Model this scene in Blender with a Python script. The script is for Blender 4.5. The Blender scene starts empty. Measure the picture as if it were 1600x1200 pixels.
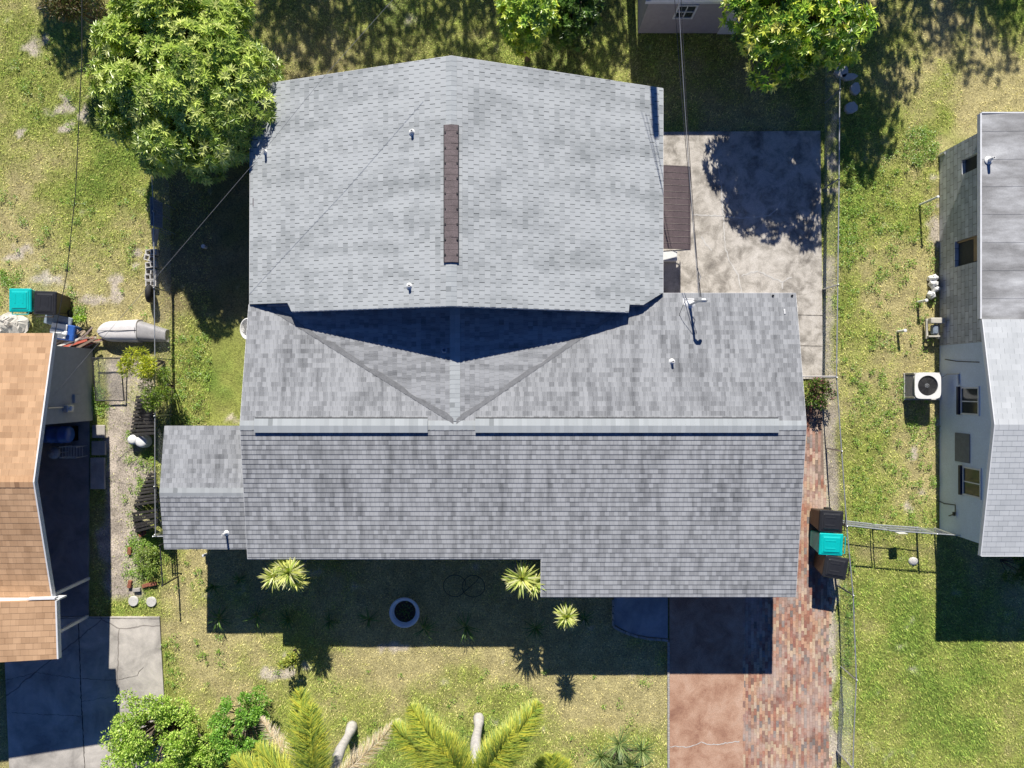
import bpy, math, random
import numpy as np
from mathutils import Vector, Matrix
R = math.radians
H, F = 25.0, 1110.0            # camera height (m) and focal length in photo pixels (photo is 1600 x 1200)
S = F / H                      # photo pixels per metre at ground level
C = bpy.context.scene.collection
sc = bpy.context.scene

# ------------------------------------------------------------------ camera, light, exposure
cam = bpy.data.cameras.new('camera'); co = bpy.data.objects.new('camera', cam); C.objects.link(co)
co.location = (0, 0, H); cam.sensor_width = 36; cam.lens = F / 1600 * 36; cam.clip_end = 1000
sc.camera = co
SUN = Vector((-0.075, 1.35, 1.0)).normalized()
el = math.asin(SUN.z); az = math.atan2(SUN.x, SUN.y)
w = bpy.data.worlds.new('World'); sc.world = w; w.use_nodes = True
nt = w.node_tree; bg = nt.nodes['Background']
sky = nt.nodes.new('ShaderNodeTexSky'); sky.sky_type = 'NISHITA'; sky.sun_disc = False
sky.sun_elevation = el; sky.sun_rotation = az; sky.ozone_density = 8.0; sky.air_density = 1.0; sky.dust_density = 0.3
tint = nt.nodes.new('ShaderNodeMix'); tint.data_type = 'RGBA'; tint.blend_type = 'MULTIPLY'; tint.inputs[0].default_value = 1; tint.inputs[7].default_value = (.44, .66, 1.02, 1)
nt.links.new(sky.outputs[0], tint.inputs[6]); nt.links.new(tint.outputs[2], bg.inputs[0]); bg.inputs[1].default_value = 0.05
sl = bpy.data.lights.new('sun', 'SUN'); sl.energy = 5.0; sl.angle = R(0.5); sl.color = (1.0, 0.95, 0.87)
so = bpy.data.objects.new('sun', sl); C.objects.link(so); so.rotation_euler = SUN.to_track_quat('Z', 'Y').to_euler()
sc.view_settings.view_transform = 'Standard'; sc.view_settings.look = 'None'
sc.view_settings.gamma = 1; sc.view_settings.exposure = 0.5

# ------------------------------------------------------------------ helpers
def P(px, py, z=0.0):          # photo pixel seen at height z -> world
    return np.array([(px - 800) * (H - z) / F, -(py - 600) * (H - z) / F, z])
def G(x, y, z=0.0):            # ground-plan pixel offset from the centre -> world
    return np.array([x / S, -y / S, z])
def nrm(v): return v / (np.linalg.norm(v, axis=-1, keepdims=True) + 1e-9)
rng = np.random.default_rng(7)

ORG = {}                       # world position of each object's origin
class MB:
    def __init__(s): s.v = []; s.f = []; s.c = []; s.uv = {}; s.n = 0
    def vs(s, arr):
        i = s.n; s.v.append(np.asarray(arr, float).reshape(-1, 3)); s.n += len(s.v[-1]); return i
    def face(s, pts, col=None, uv=None):
        i = s.vs(pts); k = len(pts); s.f.append(tuple(range(i, i + k)))
        if uv is not None: s.uv[len(s.f) - 1] = uv
        s.c.append(col); return s
    def quads(s, V, cols):     # V (N,4,3)
        i = s.vs(V.reshape(-1, 3)); N = len(V)
        s.f.extend([(i + 4*k, i + 4*k + 1, i + 4*k + 2, i + 4*k + 3) for k in range(N)]); s.c.extend(list(cols))
    def tris(s, V, cols):
        i = s.vs(V.reshape(-1, 3)); N = len(V)
        s.f.extend([(i + 3*k, i + 3*k + 1, i + 3*k + 2) for k in range(N)]); s.c.extend(list(cols))
    def box(s, c, size, rz=0, col=None, top=None, bev=0.0, M=None):
        # box centred at c; top = (sx, sy) scale of the upper face (taper)
        hx, hy, hz = size[0]/2, size[1]/2, size[2]/2; tx, ty = top or (1, 1)
        rings = []
        def ring(x, y, z, b):
            if b <= 0: return [(-x,-y,z),(x,-y,z),(x,y,z),(-x,y,z)]
            return [(-x+b,-y,z),(x-b,-y,z),(x,-y+b,z),(x,y-b,z),(x-b,y,z),(-x+b,y,z),(-x,y-b,z),(-x,-y+b,z)]
        b = bev
        if b > 0:
            rings = [ring(hx-b, hy-b, -hz, b*.5), ring(hx, hy, -hz+b, b), ring(hx*tx, hy*ty, hz-b, b), ring(hx*tx-b, hy*ty-b, hz, b*.5)]
        else: rings = [ring(hx, hy, -hz, 0), ring(hx*tx, hy*ty, hz, 0)]
        A = np.array(rings); k = A.shape[1]; pts = A.reshape(-1, 3)
        if M is not None: pts = pts @ np.array(M).T
        ca, sa = math.cos(rz), math.sin(rz)
        pts = np.stack([pts[:,0]*ca - pts[:,1]*sa, pts[:,0]*sa + pts[:,1]*ca, pts[:,2]], 1) + np.asarray(c, float)
        i = s.vs(pts)
        s.f.append(tuple(i + j for j in reversed(range(k)))); s.c.append(col)
        for r in range(len(rings) - 1):
            for j in range(k):
                a = i + r*k + j; bb = i + r*k + (j+1) % k
                s.f.append((a, bb, bb + k, a + k)); s.c.append(col)
        s.f.append(tuple(i + (len(rings)-1)*k + j for j in range(k))); s.c.append(col)
        return s
    def tube(s, pts, rad, n=8, col=None, cap=True):
        pts = np.asarray(pts, float); m = len(pts)
        rad = np.full(m, rad, float) if np.isscalar(rad) else np.asarray(rad, float)
        T = np.gradient(pts, axis=0) if m > 1 else None; T = nrm(T)
        ref = np.array([0, 0, 1.0]) if abs(T[0][2]) < .9 else np.array([1.0, 0, 0])
        a = np.linspace(0, 2*math.pi, n, endpoint=False); i = s.n; V = []
        for k in range(m):
            u = np.cross(T[k], ref); u /= np.linalg.norm(u) + 1e-9; v = np.cross(T[k], u); ref = np.cross(u, T[k])
            V.append(pts[k] + rad[k]*(np.cos(a)[:,None]*u + np.sin(a)[:,None]*v))
        i = s.vs(np.concatenate(V))
        for k in range(m-1):
            for j in range(n):
                s.f.append((i+k*n+j, i+k*n+(j+1)%n, i+(k+1)*n+(j+1)%n, i+(k+1)*n+j)); s.c.append(col)
        if cap:
            s.f.append(tuple(i+j for j in reversed(range(n)))); s.c.append(col)
            s.f.append(tuple(i+(m-1)*n+j for j in range(n))); s.c.append(col)
        return s
    def lathe(s, c, prof, n=28, col=None, sx=1, sy=1, rz=0):
        a = np.linspace(0, 2*math.pi, n, endpoint=False) ; V = []
        for r, z in prof:
            x = r*np.cos(a)*sx; y = r*np.sin(a)*sy
            V.append(np.stack([x*math.cos(rz)-y*math.sin(rz), x*math.sin(rz)+y*math.cos(rz), np.full(n, z)], 1) + np.asarray(c, float))
        i = s.vs(np.concatenate(V)); m = len(prof)
        for k in range(m-1):
            for j in range(n):
                s.f.append((i+k*n+j, i+k*n+(j+1)%n, i+(k+1)*n+(j+1)%n, i+(k+1)*n+j)); s.c.append(col)
        if prof[0][0] > 0: s.f.append(tuple(i+j for j in reversed(range(n)))); s.c.append(col)
        if prof[-1][0] > 0: s.f.append(tuple(i+(m-1)*n+j for j in range(n))); s.c.append(col)
        return s
    def prism(s, poly, z0, z1, col=None):
        p = [(float(a[0]), float(a[1])) for a in poly]
        ar = sum(p[k][0]*p[(k+1)%len(p)][1] - p[(k+1)%len(p)][0]*p[k][1] for k in range(len(p)))
        if ar < 0: p = p[::-1]
        k = len(p); i = s.vs([(x, y, z0) for x, y in p] + [(x, y, z1) for x, y in p])
        s.f.append(tuple(i + j for j in reversed(range(k)))); s.c.append(col)
        s.f.append(tuple(i + k + j for j in range(k))); s.c.append(col)
        for j in range(k): s.f.append((i+j, i+(j+1)%k, i+k+(j+1)%k, i+k+j)); s.c.append(col)
        return s
    def build(s, name, mat, parent=None, origin=None, smooth=False):
        V = np.concatenate(s.v)
        if parent is not None: org = np.array(ORG[parent.name])
        elif origin is not None: org = np.asarray(origin, float)
        else: org = np.array([(V[:,0].min()+V[:,0].max())/2, (V[:,1].min()+V[:,1].max())/2, V[:,2].min()])
        me = bpy.data.meshes.new(name); V = V - org
        lens = np.array([len(f) for f in s.f]); loops = np.concatenate([np.asarray(f) for f in s.f]) if len(set(lens)) > 1 else np.array(s.f).ravel()
        me.vertices.add(len(V)); me.vertices.foreach_set('co', V.astype(np.float32).ravel())
        me.loops.add(len(loops)); me.loops.foreach_set('vertex_index', loops.astype(np.int32))
        st = np.concatenate([[0], np.cumsum(lens)[:-1]])
        me.polygons.add(len(lens)); me.polygons.foreach_set('loop_start', st.astype(np.int32))
        try: me.polygons.foreach_set('loop_total', lens.astype(np.int32))
        except Exception: pass
        if any(c is not None for c in s.c[:1] + s.c[-1:]):
            cols = np.array([(c if c is not None else (1, 1, 1)) for c in s.c], float)
            at = me.color_attributes.new('col', 'FLOAT_COLOR', 'CORNER')
            cc = np.repeat(np.concatenate([cols, np.ones((len(cols), 1))], 1), lens, axis=0)
            at.data.foreach_set('color', cc.astype(np.float32).ravel())
        if s.uv:
            ul = me.uv_layers.new(name='UVMap'); U = np.zeros((len(loops), 2), np.float32)
            for fi, uv in s.uv.items(): U[st[fi]:st[fi]+lens[fi]] = uv
            ul.data.foreach_set('uv', U.ravel())
        me.update(calc_edges=True); me.validate()
        me.polygons.foreach_set('use_smooth', [bool(smooth)]*len(me.polygons))
        o = bpy.data.objects.new(name, me); C.objects.link(o); me.materials.append(mat); ORG[o.name] = org
        if parent is not None: o.parent = parent
        else: o.location = org
        return o
def thing(name, label, cat, loc, group=None):
    o = bpy.data.objects.new(name, None); C.objects.link(o); o.empty_display_size = .2
    o.location = tuple(float(x) for x in loc); ORG[o.name] = np.array([float(x) for x in loc]); o['label'] = label; o['category'] = cat
    if group: o['group'] = group
    return o
def tag(o, label=None, cat=None, group=None, kind=None):
    if label: o['label'] = label
    if cat: o['category'] = cat
    if group: o['group'] = group
    if kind: o['kind'] = kind
    return o

# ------------------------------------------------------------------ materials
def new_mat(name):
    m = bpy.data.materials.new(name); m.use_nodes = True
    b = m.node_tree.nodes['Principled BSDF']; return m, m.node_tree, b
def nd(nt, typ, **kw):
    n = nt.nodes.new(typ)
    for k, v in kw.items(): setattr(n, k, v)
    return n
def mth(nt, op, a, b=None):
    n = nt.nodes.new('ShaderNodeMath'); n.operation = op
    for i, v in enumerate((a, b)):
        if v is None: continue
        if isinstance(v, (int, float)): n.inputs[i].default_value = v
        else: nt.links.new(v, n.inputs[i])
    return n.outputs[0]
def mixc(nt, fac, a, b, mode='MIX'):
    n = nt.nodes.new('ShaderNodeMix'); n.data_type = 'RGBA'; n.blend_type = mode
    for i, v in ((0, fac), (6, a), (7, b)):
        if isinstance(v, (int, float)): n.inputs[i].default_value = v
        elif isinstance(v, tuple): n.inputs[i].default_value = (*v, 1)
        else: nt.links.new(v, n.inputs[i])
    return n.outputs[2]
def noise(nt, vec, scale, detail=4, rough=.6, dist=0):
    n = nt.nodes.new('ShaderNodeTexNoise'); n.inputs['Scale'].default_value = scale
    n.inputs['Detail'].default_value = detail; n.inputs['Roughness'].default_value = rough; n.inputs['Distortion'].default_value = dist
    if vec is not None: nt.links.new(vec, n.inputs['Vector'])
    return n.outputs[0]
def ramp(nt, fac, stops):
    n = nt.nodes.new('ShaderNodeValToRGB'); cr = n.color_ramp
    while len(cr.elements) < len(stops): cr.elements.new(.5)
    for e, (p, c) in zip(cr.elements, stops): e.position = p; e.color = (*c, 1) if isinstance(c, tuple) else (c, c, c, 1)
    nt.links.new(fac, n.inputs[0]); return n.outputs[0]
def objco(nt, scale=(1, 1, 1)):
    t = nt.nodes.new('ShaderNodeTexCoord'); m = nt.nodes.new('ShaderNodeMapping'); m.inputs['Scale'].default_value = scale
    nt.links.new(t.outputs['Object'], m.inputs[0]); return m.outputs[0]
def bump(nt, b, h, strength=.5, dist=.02):
    n = nt.nodes.new('ShaderNodeBump'); n.inputs['Strength'].default_value = strength; n.inputs['Distance'].default_value = dist
    nt.links.new(h, n.inputs['Height']); nt.links.new(n.outputs[0], b.inputs['Normal'])
def plain(name, col, rough=.6, metal=0, var=.15, nscale=6, bmp=.15, spec=.5):
    m, nt, b = new_mat(name); v = objco(nt); n1 = noise(nt, v, nscale, 5, .65); n2 = noise(nt, v, nscale*9, 3, .6)
    f = mth(nt, 'MULTIPLY', n1, n2)
    c = ramp(nt, f, [(.1, tuple(x*(1-2*var) for x in col)), (.45, tuple(min(1, x*(1+var)) for x in col))])
    nt.links.new(c, b.inputs['Base Color']); b.inputs['Roughness'].default_value = rough; b.inputs['Metallic'].default_value = metal
    b.inputs['Specular IOR Level'].default_value = spec
    if bmp: bump(nt, b, n2, bmp, .01)
    return m
def leafmat(name, trans=.25, rough=.45, mul=(1, 1, 1), spec=.5):
    m, nt, b = new_mat(name); a = nd(nt, 'ShaderNodeAttribute', attribute_name='col')
    c = mixc(nt, 1.0, a.outputs[0], mul, 'MULTIPLY'); nt.links.new(c, b.inputs['Base Color'])
    b.inputs['Roughness'].default_value = rough; b.inputs['Specular IOR Level'].default_value = spec
    t = nt.nodes.new('ShaderNodeBsdfTranslucent'); mx = nt.nodes.new('ShaderNodeMixShader'); mx.inputs[0].default_value = trans
    c2 = mixc(nt, 1.0, c, (1.1, 1.2, .5), 'MULTIPLY'); nt.links.new(c2, t.inputs[0])
    nt.links.new(b.outputs[0], mx.inputs[1]); nt.links.new(t.outputs[0], mx.inputs[2])
    nt.links.new(mx.outputs[0], nt.nodes['Material Output'].inputs[0]); return m
def attrmat(name, rough=.85, nscale=30, amt=.35, bmp=.3, stain=0, dirt=(.3, .27, .24)):
    m, nt, b = new_mat(name); a = nd(nt, 'ShaderNodeAttribute', attribute_name='col'); v = objco(nt)
    n = noise(nt, v, nscale, 6, .7); g = ramp(nt, n, [(.3, 1-amt), (.7, 1+amt*.4)])
    c = mixc(nt, 1.0, a.outputs[0], g, 'MULTIPLY')
    if stain:
        s = ramp(nt, noise(nt, v, .9, 6, .7), [(.47, 0.0), (.62, stain)]); c = mixc(nt, s, c, dirt)
    nt.links.new(c, b.inputs['Base Color']); b.inputs['Roughness'].default_value = rough; bump(nt, b, n, bmp, .02)
    b.inputs['Specular IOR Level'].default_value = .2; return m
def shingle(name, dark, light, tab=.15, row=.143, slots=False, streak=.35, warm=None, slotc=.35, contrast=1.0, slotw=.021, su=2.2, k2w=.25, grw=.25):
    m, nt, b = new_mat(name); uv = nt.nodes.new('ShaderNodeUVMap'); sp = nt.nodes.new('ShaderNodeSeparateXYZ'); nt.links.new(uv.outputs[0], sp.inputs[0])
    u, v = sp.outputs[0], sp.outputs[1]
    r = mth(nt, 'FLOOR', mth(nt, 'DIVIDE', mth(nt, 'ADD', v, .0007), row))
    def wn(a, bb):
        cmb = nt.nodes.new('ShaderNodeCombineXYZ'); nt.links.new(a, cmb.inputs[0]); nt.links.new(bb, cmb.inputs[1])
        x = nt.nodes.new('ShaderNodeTexWhiteNoise'); nt.links.new(cmb.outputs[0], x.inputs[0]); return x.outputs[0]
    if slots: off = mth(nt, 'ADD', mth(nt, 'MULTIPLY', r, .5), 0.0)
    else: off = mth(nt, 'MULTIPLY', wn(r, mth(nt, 'MULTIPLY', r, 0.0)), 5)
    ut = mth(nt, 'ADD', mth(nt, 'DIVIDE', u, tab), off)
    k = wn(mth(nt, 'FLOOR', ut), r)
    k2 = wn(mth(nt, 'FLOOR', mth(nt, 'MULTIPLY', ut, .43)), mth(nt, 'ADD', r, 37))
    cmb = nt.nodes.new('ShaderNodeCombineXYZ'); nt.links.new(mth(nt, 'MULTIPLY', u, su), cmb.inputs[0]); nt.links.new(mth(nt, 'MULTIPLY', v, .25), cmb.inputs[1])
    st = noise(nt, cmb.outputs[0], 1.0, 5, .6)
    cm2 = nt.nodes.new('ShaderNodeCombineXYZ'); nt.links.new(u, cm2.inputs[0]); nt.links.new(v, cm2.inputs[1])
    big = noise(nt, cm2.outputs[0], .5, 4, .6); gr = noise(nt, cm2.outputs[0], 45, 3, .8)
    val = mth(nt, 'ADD', mth(nt, 'MULTIPLY', k, .3*contrast), mth(nt, 'MULTIPLY', k2, k2w*contrast))
    val = mth(nt, 'ADD', val, mth(nt, 'MULTIPLY', st, streak)); val = mth(nt, 'ADD', val, mth(nt, 'MULTIPLY', big, .3))
    val = mth(nt, 'ADD', val, mth(nt, 'MULTIPLY', gr, grw)); 
    mid = .5*((.3+k2w)*contrast + streak + .3 + grw)
    c = ramp(nt, val, [(max(0, mid-.4), dark), (min(1, mid+.4), light)])
    if warm: c = mixc(nt, mth(nt, 'MULTIPLY', mth(nt, 'GREATER_THAN', k, .7), .5), c, warm)
    if slots:
        fr = mth(nt, 'FRACT', ut); s = mth(nt, 'LESS_THAN', fr, .0001 + slotw/tab); c = mixc(nt, mth(nt, 'MULTIPLY', s, mth(nt, 'ADD', .45, mth(nt, 'MULTIPLY', wn(mth(nt, 'ADD', r, 11), mth(nt, 'FLOOR', ut)), .55))), c, tuple(x*slotc for x in dark))
    else:
        s = mth(nt, 'LESS_THAN', mth(nt, 'FRACT', ut), .008/tab); c = mixc(nt, mth(nt, 'MULTIPLY', s, .5), c, tuple(x*.6 for x in dark))
    nt.links.new(c, b.inputs['Base Color']); b.inputs['Roughness'].default_value = .9; b.inputs['Specular IOR Level'].default_value = .25
    wav = noise(nt, cm2.outputs[0], 1.1, 2, .5); hh = mth(nt, 'ADD', mth(nt, 'MULTIPLY', gr, .06), mth(nt, 'MULTIPLY', wav, 1.0))
    bump(nt, b, hh, .35, .06); return m

M = {}
M['front_shingle'] = shingle('front_shingle', (.065, .069, .074), (.36, .37, .38), .14, .15, contrast=.75, streak=.75, k2w=.07, su=4.2, grw=.45)
M['rear_shingle'] = shingle('rear_shingle', (.165, .182, .186), (.44, .462, .466), .235, .165, slots=True, streak=.85, contrast=.5, slotc=.3, slotw=.02, su=1.3, k2w=.2, grw=.45)
M['tan_shingle'] = shingle('tan_shingle', (.30, .175, .095), (.58, .37, .215), .24, .19, slots=False, streak=.5, contrast=.8, grw=.4)
M['white_shingle'] = shingle('white_shingle', (.34, .36, .37), (.60, .62, .63), .3, .17, slots=True, streak=.35, contrast=.5, slotc=.75, slotw=.012, grw=.35)
M['cap_shingle'] = shingle('cap_shingle', (.26, .28, .285), (.50, .53, .535), 1.0, .14, contrast=.6)
M['tan_cap'] = shingle('tan_cap', (.32, .17, .09), (.68, .44, .25), 1.0, .14, contrast=.6)
M['white_trim'] = plain('white_trim', (.72, .73, .74), .5, var=.08)
M['grey_wall'] = plain('grey_wall', (.40, .42, .44), .9, var=.1)
M['stucco'] = plain('stucco', (.40, .37, .38), .9, var=.1)
M['white_wall'] = plain('white_wall', (.68, .79, .92), .75, var=.06, nscale=2)
M['dark'] = plain('dark', (.03, .03, .032), .6)
M['glass'] = plain('glass', (.05, .06, .06), .12, var=.2, bmp=0)
M['galv'] = plain('galv', (.55, .57, .58), .4, .6, var=.15)
M['white_plastic'] = plain('white_plastic', (.78, .78, .76), .4, var=.06)
M['lid_black'] = plain('lid_black', (.025, .026, .03), .42, var=.2)
M['bin_brown'] = plain('bin_brown', (.05, .036, .022), .5, var=.2)
M['teal'] = plain('teal', (.0, .46, .44), .42, var=.08, nscale=3)
M['rubber'] = plain('rubber', (.02, .02, .02), .8)
M['brown_metal'] = plain('brown_metal', (.12, .088, .088), .55, var=.15, nscale=2)
M['vent_brown'] = plain('vent_brown', (.17, .135, .135), .75, var=.25, nscale=4, bmp=.5)
M['blue_plastic'] = plain('blue_plastic', (.03, .11, .4), .4)
M['steel_sheet'] = plain('steel_sheet', (.30, .36, .44), .5, .2, var=.2, nscale=3)
M['block'] = plain('block', (.45, .42, .38), .9, var=.25, nscale=8)
M['brick_red'] = plain('brick_red', (.33, .12, .07), .9, var=.25, nscale=12)
M['bark'] = plain('bark', (.17, .13, .10), .95, var=.3, nscale=10, bmp=.6)
M['palm_bark'] = plain('palm_bark', (.58, .55, .52), .9, var=.2, nscale=7, bmp=.5)
M['wood'] = attrmat('wood', .8, 14, .3)
M['boat'] = plain('boat', (.72, .69, .67), .5, var=.1, nscale=4)
M['black_wood'] = plain('black_wood', (.045, .042, .04), .8, var=.35, nscale=8)
M['wire'] = plain('wire', (.05, .05, .055), .6)
M['wire_pale'] = plain('wire_pale', (.30, .30, .31), .5)
M['leaf'] = leafmat('leaf', .25, .4)
M['mango'] = leafmat('mango', .2, .38, spec=.6)
M['frond'] = leafmat('frond', .25, .5)
M['grass'] = leafmat('grass', .15, .8, spec=.2)
M['petal'] = M['leaf']
M['soil'] = plain('soil', (.06, .045, .03), .95, var=.3, nscale=12, bmp=.8)
M['terracotta'] = plain('terracotta', (.42, .28, .2), .9, var=.2)

# ------------------------------------------------------------------ value noise for ground colour
class VN:
    def __init__(s, seed, cell): s.g = np.random.default_rng(seed).random((256, 256)); s.c = cell
    def __call__(s, x, y):
        x = np.asarray(x)/s.c + 500.3; y = np.asarray(y)/s.c + 500.7
        xi = np.floor(x).astype(int); yi = np.floor(y).astype(int); fx = x-xi; fy = y-yi
        fx = fx*fx*(3-2*fx); fy = fy*fy*(3-2*fy); g = s.g
        a = g[xi % 256, yi % 256]; b = g[(xi+1) % 256, yi % 256]; c = g[xi % 256, (yi+1) % 256]; d = g[(xi+1) % 256, (yi+1) % 256]
        return (a*(1-fx)+b*fx)*(1-fy) + (c*(1-fx)+d*fx)*fy
n1, n2, n3, n4, n5, n6 = VN(1, 3.1), VN(2, 1.3), VN(3, .55), VN(4, .24), VN(5, 2.2), VN(6, .8)
def sm(x, a, b): t = np.clip((x-a)/(b-a), 0, 1); return t*t*(3-2*t)
def rectm(gx, gy, x0, y0, x1, y1, s=8):   # soft rectangle mask in ground pixels
    return sm(gx, x0-s, x0+s)*(1-sm(gx, x1-s, x1+s))*sm(gy, y0-s, y0+s)*(1-sm(gy, y1-s, y1+s))
def blob(gx, gy, x, y, rx, ry): return np.exp(-(((gx-x)/rx)**2 + ((gy-y)/ry)**2))
SANDY = [(35, 390, 28, 22), (15, 400, 22, 10), (100, 165, 22, 20), (60, 70, 22, 24), (30, 210, 8, 8), (95, 200, 22, 14), (70, 170, 12, 8), (130, 175, 10, 25), (180, 455, 18, 34), (135, 470, 45, 12), (215, 395, 12, 20), (75, 435, 34, 12),
         (360, 655, 22, 12), (1430, 715, 14, 24), (1420, 790, 14, 16), (1440, 770, 10, 10), (1475, 650, 10, 90), (1462, 340, 12, 60), (1300, 240, 14, 80), (1300, 850, 12, 200), (1428, 875, 8, 7), (620, 1010, 40, 8), (440, 1050, 40, 20),]
def ground(x, y):
    gx = x*S+800; gy = 600-y*S
    a = n1(x, y)*.4 + n2(x, y)*.3 + n3(x, y)*.2 + n4(x, y)*.1
    green = .48 + (a-.5)*1.7
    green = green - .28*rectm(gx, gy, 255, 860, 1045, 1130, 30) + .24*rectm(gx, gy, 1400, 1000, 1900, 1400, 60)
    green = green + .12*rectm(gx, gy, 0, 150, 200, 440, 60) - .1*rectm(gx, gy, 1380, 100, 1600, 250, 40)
    sand = np.zeros_like(gx)
    for (sx, sy, rx, ry) in SANDY: sand = np.maximum(sand, blob(gx, gy, sx, sy, rx, ry))
    sand = np.clip(sm(sand + (n3(x, y)-.5)*1.0 + (n4(x, y)-.5)*.9, .55, 1.0), 0, 1)*.9
    strip = rectm(gx + (n3(x, y)-.5)*30, gy, 162, 560, 235, 935, 8)*(1-.45*sm(n3(x, y)*.6+n4(x, y)*.4, .52, .7)*sm(gx, 185, 215)) 
    strip = np.maximum(strip, rectm(gx+(n3(x, y)-.5)*16, gy, 1287, 400, 1304, 1300, 6)*.75)
    strip = np.maximum(strip, rectm(gx+(n3(x, y)-.5)*16, gy, 1256, 640, 1306, 1300, 6)*.9)
    sand = np.maximum(sand, strip)
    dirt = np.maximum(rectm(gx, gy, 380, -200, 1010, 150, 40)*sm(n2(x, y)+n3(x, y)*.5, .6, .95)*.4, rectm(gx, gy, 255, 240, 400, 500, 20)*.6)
    return np.clip(green, 0, 1), sand, dirt, gx, gy
def gcol(green, sand, dirt, x, y):
    t = green[..., None]
    tan = np.array([.50, .435, .205]); gr = np.array([.32, .355, .085]); dk = np.array([.19, .275, .05])
    c = tan*(1-sm(t, .1, .65)) + gr*sm(t, .1, .65); c = c*(1-sm(t, .65, 1.0)) + dk*sm(t, .65, 1.0)
    sd = np.array([.56, .485, .40])*(1 + .25*(n4(x, y)[..., None]-.5)); s = sand[..., None]; c = c*(1-s) + sd*s
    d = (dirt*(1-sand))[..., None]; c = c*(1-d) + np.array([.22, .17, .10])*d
    return c*(1 + .35*(n4(x, y)[..., None]-.5))

# lawn sheet
def axis(a, b, step):
    mid = np.arange(a, b + step/2, step)
    return np.concatenate([[a-400, a-120, a-40, a-12, a-4], mid, [b+4, b+12, b+40, b+120, b+400]])
xs = axis(-20, 20, .11); ys = axis(-15.5, 16.5, .11); X, Y = np.meshgrid(xs, ys, indexing='ij')
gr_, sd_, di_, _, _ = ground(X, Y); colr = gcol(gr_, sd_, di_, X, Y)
Z = (n3(X, Y)-.5)*.03 + (n4(X, Y)-.5)*.015 - .02
nx, ny = X.shape; idx = np.arange(nx*ny).reshape(nx, ny)
fc = np.stack([idx[:-1,:-1], idx[1:,:-1], idx[1:,1:], idx[:-1,1:]], -1).reshape(-1, 4)
me = bpy.data.meshes.new('lawn'); me.vertices.add(nx*ny); me.vertices.foreach_set('co', np.stack([X, Y, Z], -1).astype(np.float32).ravel())
me.loops.add(fc.size); me.loops.foreach_set('vertex_index', fc.astype(np.int32).ravel())
me.polygons.add(len(fc)); me.polygons.foreach_set('loop_start', np.arange(0, fc.size, 4).astype(np.int32))
at = me.color_attributes.new('col', 'FLOAT_COLOR', 'POINT'); at.data.foreach_set('color', np.concatenate([colr.reshape(-1, 3), np.ones((nx*ny, 1))], 1).astype(np.float32).ravel())
me.update(calc_edges=True); me.polygons.foreach_set('use_smooth', [True]*len(me.polygons))
lawn = bpy.data.objects.new('lawn', me); C.objects.link(lawn); lawn['kind'] = 'structure'
M['lawn'] = attrmat('lawn', .95, 22, .75, .9); me.materials.append(M['lawn'])

# grass blades and weeds
BLOCK = [(330, 180, 1010, 870), (1010, 207, 1284, 592), (1000, 590, 1255, 940), (1165, 640, 1292, 1300), (1044, 930, 1170, 1300), (958, 930, 1046, 998),
         (-300, 535, 146, 940), (5, 965, 257, 1300), (60, 655, 141, 966), (1466, 200, 2200, 830), (990, -400, 1284, 52)]
def blocked(gx, gy):
    m = np.zeros(gx.shape, bool)
    for (a, b, c, d) in BLOCK: m |= (gx > a) & (gx < c) & (gy > b) & (gy < d)
    return m
N = 980000
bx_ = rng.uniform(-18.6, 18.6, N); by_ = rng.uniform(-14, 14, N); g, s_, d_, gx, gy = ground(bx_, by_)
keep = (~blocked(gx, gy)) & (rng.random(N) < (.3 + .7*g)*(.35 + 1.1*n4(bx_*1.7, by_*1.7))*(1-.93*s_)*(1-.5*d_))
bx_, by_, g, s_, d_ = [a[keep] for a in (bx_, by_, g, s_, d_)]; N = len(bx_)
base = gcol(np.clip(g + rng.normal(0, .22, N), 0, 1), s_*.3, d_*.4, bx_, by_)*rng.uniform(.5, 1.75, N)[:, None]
a = rng.uniform(0, 2*math.pi, N); L = rng.uniform(.05, .12, N)*(0.7+.6*g); wd = rng.uniform(.008, .016, N); lean = rng.uniform(.5, 1.5, N)
dr = np.stack([np.cos(a)*np.sin(lean), np.sin(a)*np.sin(lean), np.cos(lean)], 1); sd = np.stack([-np.sin(a), np.cos(a), np.zeros(N)], 1)
b0 = np.stack([bx_, by_, (n3(bx_, by_)-.5)*.03 + (n4(bx_, by_)-.5)*.015 - .025], 1)
V = np.stack([b0 + sd*wd[:, None], b0 - sd*wd[:, None], b0 + dr*L[:, None]], 1)
m_ = MB(); m_.tris(V, base*1.28)
tag(m_.build('grass', M['grass'], origin=(0, 0, 0)), 'short patchy green and straw coloured lawn grass', 'grass', kind='stuff')

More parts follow.
